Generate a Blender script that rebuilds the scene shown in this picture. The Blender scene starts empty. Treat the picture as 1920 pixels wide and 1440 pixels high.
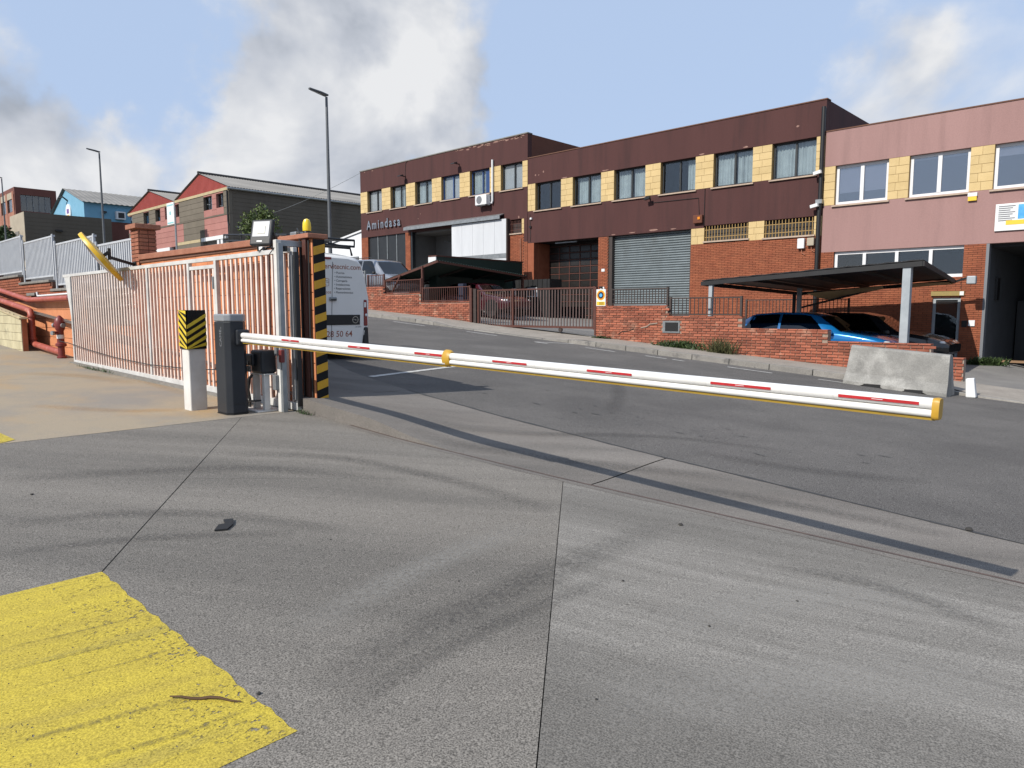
import bpy, bmesh, math, random
from mathutils import Vector, Matrix, Euler
random.seed(7)
S = bpy.context.scene
R = math.radians
# ------------------------------------------------------------------ camera
F, ZC = 1330.0, 1.55                       # focal length in photo pixels, eye height
PITCH = math.atan(137 / F); YAW = R(43.6)
cd = bpy.data.cameras.new('camera'); cam = bpy.data.objects.new('camera', cd)
S.collection.objects.link(cam); S.camera = cam
cam.location = (0, 0, ZC); cam.rotation_euler = (math.pi / 2 - PITCH, 0, YAW)
cd.sensor_width = 36; cd.lens = F / 1920 * 36; cd.clip_start = .05; cd.clip_end = 2000
S.render.resolution_x = 1024; S.render.resolution_y = 768

def ray(px, py):
    v = Vector(((px - 960) / F, (720 - py) / F, -1))
    v.rotate(Euler((math.pi / 2 - PITCH, 0, YAW)))
    return v
def PY(px, py, Y):
    r = ray(px, py); t = Y / r.y
    return Vector((r.x * t, Y, ZC + r.z * t))
def PX(px, py, X):
    r = ray(px, py); t = X / r.x
    return Vector((X, r.y * t, ZC + r.z * t))

# ------------------------------------------------------------------ world, sun, exposure
SUN_TO = Vector((-.10, -1, .80)).normalized()
EL = math.asin(SUN_TO.z); AZ = math.atan2(SUN_TO.x, SUN_TO.y)
W = bpy.data.worlds.new('World'); S.world = W; W.use_nodes = True
nt = W.node_tree; nt.nodes.clear()
def wn(t, **k):
    n = nt.nodes.new(t)
    for a, b in k.items(): setattr(n, a, b)
    return n
def wl(a, b): nt.links.new(a, b)
def wmath(op, a, b=None, c=None, clamp=False):
    n = wn('ShaderNodeMath', operation=op, use_clamp=clamp)
    for i, v in enumerate((a, b, c)):
        if v is None: continue
        if isinstance(v, (int, float)): n.inputs[i].default_value = v
        else: wl(v, n.inputs[i])
    return n.outputs[0]
out = wn('ShaderNodeOutputWorld'); bg = wn('ShaderNodeBackground'); bg.inputs['Strength'].default_value = .088
sky = wn('ShaderNodeTexSky', sky_type='NISHITA', sun_disc=False)
sky.sun_elevation = EL; sky.sun_rotation = AZ; sky.air_density = 1.0; sky.dust_density = .8; sky.ozone_density = 1.6
tc = wn('ShaderNodeTexCoord')
def cloud_noise(offset, scale=3.6, detail=9, rough=.53):
    mp = wn('ShaderNodeMapping'); mp.inputs['Location'].default_value = offset
    mp.inputs['Scale'].default_value = (1, 1, 1.5)
    wl(tc.outputs['Generated'], mp.inputs['Vector'])
    n = wn('ShaderNodeTexNoise'); n.inputs['Scale'].default_value = scale
    n.inputs['Detail'].default_value = detail; n.inputs['Roughness'].default_value = rough
    n.inputs['Distortion'].default_value = .25
    wl(mp.outputs[0], n.inputs['Vector']); return n.outputs['Fac']
OFF = Vector((3.7, 1.2, .4))
n0 = cloud_noise(OFF)
n1 = cloud_noise(OFF + Vector((-.02, -.04, .10)), detail=5)
wz = wn('ShaderNodeTexNoise'); wz.inputs['Scale'].default_value = 7.; wz.inputs['Detail'].default_value = 6; wz.inputs['Roughness'].default_value = .55
wl(tc.outputs['Generated'], wz.inputs['Vector'])
ws_ = wn('ShaderNodeVectorMath', operation='SUBTRACT'); wl(wz.outputs['Color'], ws_.inputs[0]); ws_.inputs[1].default_value = (.5, .5, .5)
wm_ = wn('ShaderNodeVectorMath', operation='SCALE'); wl(ws_.outputs[0], wm_.inputs[0]); wm_.inputs['Scale'].default_value = .26
wd_ = wn('ShaderNodeVectorMath', operation='ADD'); wl(tc.outputs['Generated'], wd_.inputs[0]); wl(wm_.outputs[0], wd_.inputs[1])
def puff(px, py, rad, amt):
    d = ray(px, py).normalized()
    v = wn('ShaderNodeVectorMath', operation='DISTANCE'); wl(wd_.outputs[0], v.inputs[0]); v.inputs[1].default_value = d
    m = wn('ShaderNodeMapRange', interpolation_type='SMOOTHERSTEP'); wl(v.outputs['Value'], m.inputs['Value'])
    m.inputs['From Min'].default_value = rad; m.inputs['From Max'].default_value = rad * .15
    m.inputs['To Min'].default_value = 0; m.inputs['To Max'].default_value = amt
    return m.outputs[0]
cov = None                                  # the cloud banks seen over the street
for a in ((640, 70, .24, .27), (740, 150, .15, .22), (560, 200, .20, .20), (700, 225, .13, .16), (470, 40, .18, .10), (20, 270, .18, .24), (100, 330, .16, .14),
          (230, 310, .10, .18), (400, 230, .12, .10), (580, 320, .16, .14), (420, 330, .12, .14), (840, 250, .12, .14), (1620, 205, .13, .22), (1210, 170, .10, .12), (910, 200, .08, .12),
          (1250, 50, .34, -.14), (1010, 150, .12, -.12), (200, 120, .22, -.20), (330, 300, .07, -.10), (170, 220, .09, -.10), (1480, 100, .26, -.08), (1850, 60, .2, .02)):
    p = puff(*a); cov = p if cov is None else wmath('ADD', cov, p)
dens = wmath('ADD', wmath('ADD', n0, .015), cov)
zz = wn('ShaderNodeSeparateXYZ'); wl(tc.outputs['Generated'], zz.inputs[0])
low = wn('ShaderNodeMapRange'); wl(zz.outputs['Z'], low.inputs['Value'])
low.inputs['From Min'].default_value = .24; low.inputs['From Max'].default_value = .0; low.inputs['To Max'].default_value = .06
dens = wmath('ADD', dens, low.outputs[0])
mask = wn('ShaderNodeMapRange', interpolation_type='SMOOTHSTEP'); wl(dens, mask.inputs['Value'])
mask.inputs['From Min'].default_value = .49; mask.inputs['From Max'].default_value = .77
shade = wmath('MULTIPLY_ADD', wmath('SUBTRACT', n0, n1), 3.0, .62)
for a in ((745, 80, .16, .24), (640, 30, .18, .08), (800, 150, .08, .10), (690, 225, .12, -.34), (790, 215, .08, -.14), (550, 160, .16, -.08), (500, 260, .14, -.04), (40, 310, .14, -.14), (130, 310, .10, .2), (250, 310, .10, .2), (430, 320, .12, .2), (1620, 190, .10, .2)):
    shade = wmath('ADD', shade, puff(*a))
shade = wmath('MULTIPLY', shade, 1.0, clamp=True)
cr = wn('ShaderNodeValToRGB'); wl(shade, cr.inputs[0])
e = cr.color_ramp.elements
e[0].position = .10; e[0].color = (4.1, 4.5, 5.2, 1); e[1].position = .95; e[1].color = (8.5, 8.6, 8.8, 1)
el = e.new(.42); el.color = (5.7, 6.05, 6.75, 1)
veil = wn('ShaderNodeMix', data_type='RGBA'); veil.inputs[0].default_value = .84   # thin high haze between the clouds
wl(sky.outputs[0], veil.inputs[6]); veil.inputs[7].default_value = (5.35, 6.8, 9.4, 1)
mx = wn('ShaderNodeMix', data_type='RGBA'); wl(mask.outputs[0], mx.inputs[0]); wl(veil.outputs[2], mx.inputs[6]); wl(cr.outputs[0], mx.inputs[7])
wl(mx.outputs[2], bg.inputs['Color']); wl(bg.outputs[0], out.inputs[0])
sl = bpy.data.lights.new('sun', 'SUN'); sl.energy = 5.0; sl.angle = R(.5); sl.color = (1, .945, .86)
sun = bpy.data.objects.new('sun', sl); S.collection.objects.link(sun)
sun.location = (-10, -40, 40); sun.rotation_euler = (-SUN_TO).to_track_quat('-Z', 'Y').to_euler()
S.view_settings.view_transform = 'Standard'; S.view_settings.look = 'None'
S.view_settings.exposure = 0.14; S.view_settings.gamma = 1.0
S.render.engine = 'CYCLES'

# ------------------------------------------------------------------ materials
MATS = {}
def mat(name, c, c2=None, rough=.7, metal=0., scale=6., stretch=(1, 1, 1), detail=6, lo=.35, hi=.65, bump=0., bscale=60.,
        piece=0., spec=.5, grain=0., gscale=200., c3=None, c3scale=2., c3lo=.55, c3hi=.7, rot=0., coat=0., emit=0.):
    """principled material: c..c2 by noise, c3 patches (stains), grain speckle, per-piece value variation"""
    m = bpy.data.materials.new(name); m.use_nodes = True; t = m.node_tree; N = t.nodes; L = t.links
    b = N['Principled BSDF']; b.inputs['Roughness'].default_value = rough; b.inputs['Metallic'].default_value = metal
    b.inputs['Specular IOR Level'].default_value = spec
    if coat: b.inputs['Coat Weight'].default_value = coat; b.inputs['Coat Roughness'].default_value = .05
    def rgb(q):                             # all colours darkened to balance sun, sky and exposure, whites least
        k = .66 + .22 * min(1, max(0, (max(q) - .40) / .35)); return (q[0] * k, q[1] * k, q[2] * k, 1)
    g = N.new('ShaderNodeNewGeometry')
    def noise(sc, st=(1, 1, 1), de=6, off=0.):
        mp = N.new('ShaderNodeMapping'); mp.vector_type = 'TEXTURE'; mp.inputs['Scale'].default_value = tuple(1 / q for q in st); mp.inputs['Rotation'].default_value = (0, 0, rot)
        mp.inputs['Location'].default_value = (off, off * .7, off * .3)
        L.new(g.outputs['Position'], mp.inputs[0])
        n = N.new('ShaderNodeTexNoise'); n.inputs['Scale'].default_value = sc; n.inputs['Detail'].default_value = de
        n.inputs['Roughness'].default_value = .6
        L.new(mp.outputs[0], n.inputs['Vector']); return n.outputs['Fac']
    def rng(v, a, bb, x=0., y=1.):
        r = N.new('ShaderNodeMapRange'); L.new(v, r.inputs['Value']); r.inputs['From Min'].default_value = a; r.inputs['From Max'].default_value = bb
        r.inputs['To Min'].default_value = x; r.inputs['To Max'].default_value = y; return r.outputs[0]
    def mix(f, a, bb):
        x = N.new('ShaderNodeMix'); x.data_type = 'RGBA'; L.new(f, x.inputs[0])
        for i, v in ((6, a), (7, bb)):
            if isinstance(v, tuple): x.inputs[i].default_value = v
            else: L.new(v, x.inputs[i])
        return x.outputs[2]
    col = rgb(c)
    if c2: col = mix(rng(noise(scale, stretch, detail), lo, hi), rgb(c), rgb(c2))
    if c3: col = mix(rng(noise(c3scale, stretch, 8, 5.3), c3lo, c3hi), col, rgb(c3))
    if grain or piece:
        h = N.new('ShaderNodeHueSaturation'); h.inputs['Fac'].default_value = 1
        v = None
        if grain: v = rng(noise(gscale, (1, 1, 1), 2, 2.1), .34, .66, 1 - grain, 1 + grain)
        if piece:
            oi = N.new('ShaderNodeObjectInfo')
            a = N.new('ShaderNodeMath'); a.operation = 'ADD'; L.new(oi.outputs['Random'], a.inputs[0]); L.new(g.outputs['Random Per Island'], a.inputs[1])
            f = N.new('ShaderNodeMath'); f.operation = 'FRACT'; L.new(a.outputs[0], f.inputs[0])
            pv = rng(f.outputs[0], 0, 1, 1 - piece, 1 + piece)
            if v is None: v = pv
            else:
                q = N.new('ShaderNodeMath'); q.operation = 'MULTIPLY'; L.new(v, q.inputs[0]); L.new(pv, q.inputs[1]); v = q.outputs[0]
        L.new(v, h.inputs['Value'])
        if isinstance(col, tuple): h.inputs['Color'].default_value = col
        else: L.new(col, h.inputs['Color'])
        col = h.outputs[0]
    if isinstance(col, tuple): b.inputs['Base Color'].default_value = col
    else: L.new(col, b.inputs['Base Color'])
    if bump:
        bp = N.new('ShaderNodeBump'); bp.inputs['Strength'].default_value = bump; bp.inputs['Distance'].default_value = .01
        L.new(noise(bscale, stretch, 5, 1.7), bp.inputs['Height']); L.new(bp.outputs[0], b.inputs['Normal'])
    if emit:
        b.inputs['Emission Color'].default_value = rgb(c); b.inputs['Emission Strength'].default_value = emit
    MATS[name] = m; return m
M = MATS
def glass(name, tint, base=.06, edge=.75):
    m = bpy.data.materials.new(name); m.use_nodes = True; t = m.node_tree; N = t.nodes; L = t.links; N.clear()
    o = N.new('ShaderNodeOutputMaterial'); tr = N.new('ShaderNodeBsdfTransparent'); gl = N.new('ShaderNodeBsdfGlossy'); lw = N.new('ShaderNodeLayerWeight')
    tr.inputs[0].default_value = (*tint, 1); gl.inputs['Roughness'].default_value = .02; lw.inputs['Blend'].default_value = .5
    p = N.new('ShaderNodeMath'); p.operation = 'POWER'; L.new(lw.outputs['Facing'], p.inputs[0]); p.inputs[1].default_value = 4
    q = N.new('ShaderNodeMath'); q.operation = 'MULTIPLY_ADD'; L.new(p.outputs[0], q.inputs[0]); q.inputs[1].default_value = edge; q.inputs[2].default_value = base
    mxs = N.new('ShaderNodeMixShader'); L.new(q.outputs[0], mxs.inputs[0]); L.new(tr.outputs[0], mxs.inputs[1]); L.new(gl.outputs[0], mxs.inputs[2])
    L.new(mxs.outputs[0], o.inputs[0]); MATS[name] = m; return m
glass('reflective_glass', (.70, .73, .78), .30); glass('window_glass', (.80, .84, .85), .09); glass('car_glass', (.09, .10, .11), .08)

mat('asphalt', (.158, .149, .141), (.196, .184, .173), rough=.9, scale=.8, grain=.6, gscale=120, bump=.55, bscale=140, c3=(.138, .130, .124), c3scale=.45, c3lo=.46, c3hi=.66, spec=.2)
mat('tar', (.045, .045, .047), (.07, .07, .07), rough=.8, scale=9, bump=.4)
mat('concrete_yard', (.238, .219, .194), (.292, .269, .238), rough=.88, lo=.25, hi=.75, scale=2.4, stretch=(.22, 2.2, 1), rot=R(38), grain=.6, gscale=150, bump=.35, bscale=120, c3=(.195, .181, .162), c3scale=.42, c3lo=.46, c3hi=.62, spec=.25)
mat('concrete_brushed', (.235, .220, .198), (.345, .325, .295), rough=.88, lo=.28, hi=.72, scale=7., stretch=(.10, 1.5, 1), rot=R(17), grain=.45, gscale=140, bump=.4, bscale=60, c3=(.205, .192, .173), c3scale=.45, c3lo=.47, c3hi=.62, spec=.25)
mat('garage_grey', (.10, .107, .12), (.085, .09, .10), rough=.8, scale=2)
mat('edge_steel', (.15, .10, .08), (.10, .07, .06), rough=.7, scale=8)
mat('sign_shaded', (.42, .31, .09), (.36, .27, .10), rough=.6, scale=6)  # yellow dulled in the colour to stand for shade on the sign
mat('concrete_stained', (.43, .36, .265), (.50, .33, .16), rough=.9, scale=.5, stretch=(1, 1.3, 1), lo=.5, hi=.72, grain=.15, gscale=110, bump=.3, bscale=90, c3=(.34, .31, .27), c3scale=.6, c3lo=.42, c3hi=.62, spec=.2)
mat('concrete_apron', (.228, .207, .187), (.29, .266, .241), rough=.9, scale=1.3, stretch=(1.6, .3, 1), rot=R(-52), grain=.5, gscale=200, bump=.55, bscale=90, c3=(.185, .172, .158), c3scale=.8, c3lo=.46, c3hi=.66, spec=.2)
mat('joint_dirt', (.07, .065, .06), rough=.95, spec=.1)
mat('pavement', (.36, .325, .285), (.43, .39, .34), rough=.9, scale=2, grain=.15, gscale=60, bump=.3, spec=.2)
mat('kerb', (.27, .255, .235), (.34, .32, .29), rough=.9, scale=4, piece=.16, grain=.15, gscale=60, bump=.3, c3=(.14, .135, .13), c3scale=5)
mat('court', (.24, .23, .22), (.30, .29, .27), rough=.9, scale=1, grain=.2, gscale=60)
mat('terrain', (.16, .14, .10), (.10, .12, .06), rough=.95, scale=.2)
mat('road_paint', (.62, .61, .58), (.34, .335, .325), rough=.75, scale=7, lo=.45, hi=.75, grain=.2, gscale=80)
mat('white_metal', (.66, .655, .635), (.56, .55, .53), rough=.42, scale=5, c3=(.42, .38, .33), c3scale=9, c3lo=.66, c3hi=.8)
mat('bar_bounce_tint', (.80, .67, .60), (.70, .57, .50), rough=.45, scale=5, c3=(.46, .36, .30), c3scale=7, c3lo=.62, c3hi=.8)  # pinkish tint stands for orange light bounced off the wall onto white bars
mat('fence_white', (.56, .58, .61), (.50, .52, .55), rough=.45, scale=4)
mat('grey_metal', (.33, .34, .35), (.24, .25, .26), rough=.42, scale=5, metal=.25)
mat('galvanised', (.45, .47, .48), (.36, .38, .39), rough=.38, metal=.55, scale=7)
mat('boom_white', (.76, .755, .735), (.70, .695, .675), rough=.30, scale=3, coat=.25, c3=(.55, .53, .48), c3scale=14, c3lo=.62, c3hi=.84)
mat('boom_yellow', (.62, .36, .035), (.52, .30, .03), rough=.45, scale=6)
mat('rubber_edge', (.42, .27, .02), (.34, .21, .02), rough=.5, scale=8)
mat('sticker_red', (.55, .022, .03), (.47, .02, .025), rough=.35, scale=20)
mat('cabinet_dark', (.026, .030, .037), (.034, .038, .046), spec=.3, rough=.42, scale=3, c3=(.07, .07, .07), c3scale=9, c3lo=.68, c3hi=.85, coat=.1)
mat('cabinet_cap', (.34, .36, .39), (.29, .31, .335), rough=.4, scale=5)
mat('plastic_dark', (.03, .034, .04), (.042, .046, .052), spec=.3, rough=.45, scale=7)
mat('plastic_black', (.013, .013, .014), rough=.45)
mat('orange_paint', (.60, .225, .095), (.68, .275, .125), rough=.75, scale=2.2, piece=.05, grain=.08, gscale=40, bump=.25, bscale=40, c3=(.50, .17, .065), c3scale=1.6, c3lo=.56, c3hi=.75)
mat('orange_dark', (.40, .13, .05), (.47, .16, .07), rough=.75, scale=3, bump=.2)
mat('mortar_orange', (.46, .17, .08), rough=.9)
mat('terracotta', (.40, .15, .085), (.47, .20, .12), rough=.8, scale=5, piece=.14, grain=.1, gscale=50, bump=.25, c3=(.26, .12, .08), c3scale=5, c3lo=.62, c3hi=.78)
mat('brick_red', (.33, .095, .052), (.43, .14, .078), rough=.85, scale=3, piece=.34, grain=.12, gscale=60, bump=.3, c3=(.55, .33, .23), c3scale=2.2, c3lo=.56, c3hi=.76)
mat('brick_wall_red', (.315, .085, .036), (.385, .118, .052), rough=.85, scale=3, piece=.12, grain=.1, gscale=60)
mat('brick_pillar', (.33, .11, .065), (.42, .16, .09), rough=.85, scale=3, piece=.16, grain=.1, gscale=60)
mat('mortar', (.44, .35, .28), (.35, .26, .20), rough=.95, scale=6)
mat('mortar_dark', (.20, .10, .065), (.165, .08, .055), rough=.95, scale=6)
mat('cream_block', (.60, .54, .35), (.52, .46, .29), rough=.85, scale=3, piece=.05, bump=.25, c3=(.26, .25, .18), c3scale=3, c3lo=.6, c3hi=.75)
mat('pipe_red', (.47, .10, .06), (.40, .08, .05), rough=.5, scale=4, c3=(.55, .20, .14), c3scale=6)
mat('hydrant_red', (.20, .028, .026), (.26, .04, .035), rough=.45, scale=9)
mat('stone_grey', (.30, .28, .25), (.22, .21, .19), rough=.9, scale=6, bump=.3)
mat('plaster_brown', (.076, .0225, .0205), (.092, .029, .026), rough=.85, scale=1.2, grain=.08, gscale=30, bump=.3, bscale=25, c3=(.055, .017, .016), c3scale=2.2, c3lo=.5, c3hi=.72, stretch=(1, 1, .10))
mat('plaster_rust', (.15, .047, .025), (.18, .058, .03), rough=.85, scale=1.2)
mat('plaster_pink', (.395, .232, .215), (.43, .256, .238), rough=.85, scale=1.1, grain=.06, gscale=30, bump=.25, bscale=25, c3=(.31, .185, .172), c3scale=1.8, c3lo=.52, c3hi=.8, stretch=(1, 1, .10))
mat('flaked', (.42, .26, .21), (.30, .16, .13), rough=.9, scale=9)
mat('yellow_block', (.60, .44, .205), (.65, .485, .24), rough=.8, scale=2, piece=.06, bump=.25, bscale=30, grain=.05, gscale=40)
mat('yellow_joint', (.45, .29, .11), rough=.9)
mat('sill_stone', (.55, .43, .33), (.47, .36, .28), rough=.85, scale=6)
mat('frame_dark', (.03, .034, .038), rough=.45)
mat('frame_blue', (.03, .075, .22), rough=.4)
mat('frame_white', (.72, .72, .73), rough=.4)
mat('curtain', (.72, .74, .74), (.62, .64, .65), rough=.9, scale=3)
mat('blind', (.70, .66, .68), (.66, .62, .64), rough=.9, scale=3)
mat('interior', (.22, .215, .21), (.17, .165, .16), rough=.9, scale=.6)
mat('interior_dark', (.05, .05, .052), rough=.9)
mat('roof_felt', (.12, .11, .10), rough=.95)
mat('shutter', (.28, .325, .345), (.235, .275, .292), rough=.45, metal=.35, scale=3, c3=(.22, .25, .26), c3scale=1.4, piece=.06)
mat('door_white', (.64, .66, .69), (.58, .60, .63), rough=.5, scale=1.2, stretch=(1, 1, .2), c3=(.33, .33, .33), c3scale=1.6, c3lo=.70, c3hi=.82)
mat('door_black', (.02, .024, .028), (.028, .031, .036), rough=.45, scale=3)
mat('door_brown', (.022, .012, .010), (.03, .016, .013), rough=.6, scale=3)
mat('panel_dim', (.03, .026, .024), (.02, .018, .017), rough=.35, scale=3, piece=.3)
mat('rail_brown', (.10, .032, .022), (.13, .045, .03), rough=.6, scale=6, c3=(.20, .085, .05), c3scale=9, c3lo=.62, c3hi=.8)
mat('gate_bar', (.20, .135, .12), (.16, .10, .09), rough=.55, scale=6)
mat('rail_dark', (.05, .038, .034), (.07, .048, .04), rough=.6, scale=6)
mat('green_sheet', (.012, .035, .026), (.016, .045, .034), rough=.6, scale=3)
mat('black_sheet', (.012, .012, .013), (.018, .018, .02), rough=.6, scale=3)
mat('post_grey', (.44, .48, .51), (.38, .42, .45), rough=.5, scale=4)
mat('sail_tan', (.60, .43, .24), (.53, .37, .20), rough=.85, scale=3)
mat('jersey', (.36, .353, .33), (.26, .255, .24), rough=.92, scale=2.5, grain=.12, gscale=50, bump=.4, bscale=40, c3=(.46, .452, .425), c3scale=2.2, c3lo=.52, c3hi=.7)
mat('cladding_red', (.42, .072, .055), (.47, .09, .07), rough=.6, scale=1)
mat('olive_block', (.175, .15, .115), (.205, .175, .135), rough=.9, scale=1, piece=.08)
mat('olive_dark', (.15, .125, .095), (.175, .148, .115), rough=.9, scale=.7, c3=(.12, .10, .08), c3scale=.35, stretch=(1, 1, .3))
mat('pink_block', (.43, .19, .165), (.47, .215, .185), rough=.9, scale=1, piece=.05)
mat('cream_trim', (.55, .45, .27), (.48, .39, .23), rough=.85, scale=2)
mat('fibre_cement', (.36, .345, .32), (.27, .26, .243), rough=.95, scale=.6, stretch=(1, .4, 1), c3=(.21, .20, .19), c3scale=.45, c3lo=.55, c3hi=.75)
mat('ridge_dark', (.045, .045, .047), rough=.8)
mat('blue_paint', (.17, .40, .56), (.20, .43, .60), rough=.8, scale=1)
mat('far_brown', (.19, .065, .048), (.22, .08, .06), rough=.85, scale=.8)
mat('far_brick', (.40, .17, .11), (.45, .2, .13), rough=.85, scale=.8)
mat('beige', (.50, .43, .33), (.44, .38, .29), rough=.85, scale=1)
mat('white_wall', (.74, .76, .78), (.69, .71, .73), rough=.7, scale=1)
mat('trim_white', (.70, .71, .72), rough=.5)
mat('sign_white', (.74, .75, .75), rough=.4)
mat('sign_teal', (.25, .60, .62), rough=.4)
mat('sign_blue', (.04, .30, .66), (.12, .45, .8), rough=.4, scale=4)
mat('sign_purple', (.22, .08, .40), rough=.4)
mat('sign_yellow', (.78, .52, .04), rough=.4)
mat('sign_orange', (.70, .25, .03), rough=.4)
mat('sign_grey', (.22, .23, .25), rough=.5)
mat('awning_blue', (.012, .02, .05), rough=.7)
mat('ink_black', (.012, .012, .013), rough=.5)
mat('ink_brown', (.42, .11, .05), rough=.5)
mat('hazard_yellow', (.70, .37, .01), (.62, .32, .01), rough=.45, scale=7)
mat('hazard_lemon', (.72, .53, .03), (.62, .45, .03), rough=.5, scale=7)
mat('hazard_black', (.009, .009, .010), (.014, .014, .014), spec=.2, rough=.6, scale=7)
mat('post_white', (.62, .60, .565), (.70, .69, .66), rough=.6, scale=4, c3=(.42, .38, .32), c3scale=5, c3lo=.64, c3hi=.8)
mat('beacon', (.80, .58, .01), rough=.25, coat=.4)
mat('led_white', (.50, .52, .55), rough=.35)
mat('led_chip', (.80, .78, .6), rough=.4)
mat('mirror_yellow', (.74, .47, .02), (.66, .40, .02), rough=.4, scale=5)
mat('mirror_glass', (.8, .82, .84), rough=.03, metal=1.)
mat('lamp_pole', (.13, .14, .15), (.17, .18, .19), rough=.5, metal=.3, scale=3)
mat('van_white', (.88, .86, .82), (.84, .82, .78), rough=.28, scale=2, coat=.5)
mat('car_silver', (.40, .42, .46), rough=.28, metal=.6, coat=.6)
mat('car_blue', (.01, .20, .55), rough=.22, metal=.3, coat=1.)
mat('car_dark', (.02, .021, .026), rough=.25, metal=.3, coat=.8)
mat('car_maroon', (.09, .012, .02), rough=.25, metal=.3, coat=.8)
mat('tyre', (.016, .016, .017), rough=.85)
mat('rim', (.36, .37, .38), rough=.35, metal=.8)
mat('tail_light', (.30, .008, .015), rough=.15, coat=1.)
mat('lamp_clear', (.7, .7, .7), rough=.15, coat=1.)
mat('chrome', (.62, .63, .64), rough=.18, metal=1.)
mat('cable', (.012, .012, .013), rough=.6)
mat('leaf', (.07, .115, .02), (.125, .165, .035), rough=.6, scale=3, piece=.35)
mat('leaf_dark', (.035, .07, .018), (.06, .10, .025), rough=.6, scale=3, piece=.35)
mat('leaf_dry', (.13, .12, .05), (.08, .095, .03), rough=.7, scale=6, piece=.35)
mat('bark', (.10, .075, .05), rough=.9)
mat('twig', (.11, .055, .02), rough=.8)
mat('rubber_scrap', (.016, .016, .017), rough=.75)
mat('pebble', (.05, .047, .043), rough=.9)
mat('amber', (.75, .24, .01), rough=.3)
mat('wood', (.32, .19, .10), rough=.7)
# flaking yellow ground paint: worn through to the slab in spots and along wheel marks
def paint_mat():
    m = mat('ground_yellow', (.60, .47, .060), (.53, .41, .065), rough=.7, scale=2.4, stretch=(3.2, .22, 1), rot=R(-8), grain=.3, gscale=130, bump=.35, bscale=95, c3=(.40, .33, .10), c3scale=2.6, c3lo=.56, c3hi=.78, spec=.25)
    N = m.node_tree.nodes; L = m.node_tree.links; b = N['Principled BSDF']; o = N['Material Output']
    g = N.new('ShaderNodeNewGeometry')
    def nz(sc, st, a, bb, off, rot=0.):
        mp = N.new('ShaderNodeMapping'); mp.inputs['Scale'].default_value = st; mp.inputs['Location'].default_value = (off, off, 0); mp.inputs['Rotation'].default_value = (0, 0, rot)
        L.new(g.outputs['Position'], mp.inputs[0]); n = N.new('ShaderNodeTexNoise'); n.inputs['Scale'].default_value = sc; n.inputs['Detail'].default_value = 7
        n.inputs['Roughness'].default_value = .62; L.new(mp.outputs[0], n.inputs['Vector'])
        r = N.new('ShaderNodeMapRange'); r.clamp = True; L.new(n.outputs['Fac'], r.inputs['Value']); r.inputs['From Min'].default_value = a; r.inputs['From Max'].default_value = bb
        return r.outputs[0]
    big = nz(26, (1, 1.6, 1), .66, .675, 3.); fine = nz(75, (1, 1, 1), .63, .67, 9.)
    # more wear towards the slab edge that wheels cross
    sp = N.new('ShaderNodeSeparateXYZ'); L.new(g.outputs['Position'], sp.inputs[0])
    edge = N.new('ShaderNodeMapRange'); L.new(sp.outputs['Y'], edge.inputs['Value']); edge.inputs['From Min'].default_value = .70; edge.inputs['From Max'].default_value = 1.13
    wear = nz(34, (1.4, 1, 1), .56, .60, 6.)
    ed = N.new('ShaderNodeMath'); ed.operation = 'MULTIPLY'; L.new(wear, ed.inputs[0]); L.new(edge.outputs[0], ed.inputs[1])
    pat = nz(3, (1, 1, 1), .44, .54, 1.5); ed2 = N.new('ShaderNodeMath'); ed2.operation = 'MULTIPLY'; L.new(ed.outputs[0], ed2.inputs[0]); L.new(pat, ed2.inputs[1])
    s = None
    for q in (big, fine, ed2.outputs[0]):
        if s is None: s = q
        else:
            a = N.new('ShaderNodeMath'); a.operation = 'MAXIMUM'; L.new(s, a.inputs[0]); L.new(q, a.inputs[1]); s = a.outputs[0]
    tr = N.new('ShaderNodeBsdfTransparent'); mx_ = N.new('ShaderNodeMixShader'); L.new(s, mx_.inputs[0]); L.new(b.outputs[0], mx_.inputs[1]); L.new(tr.outputs[0], mx_.inputs[2])
    L.new(mx_.outputs[0], o.inputs['Surface'])
paint_mat()
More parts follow.
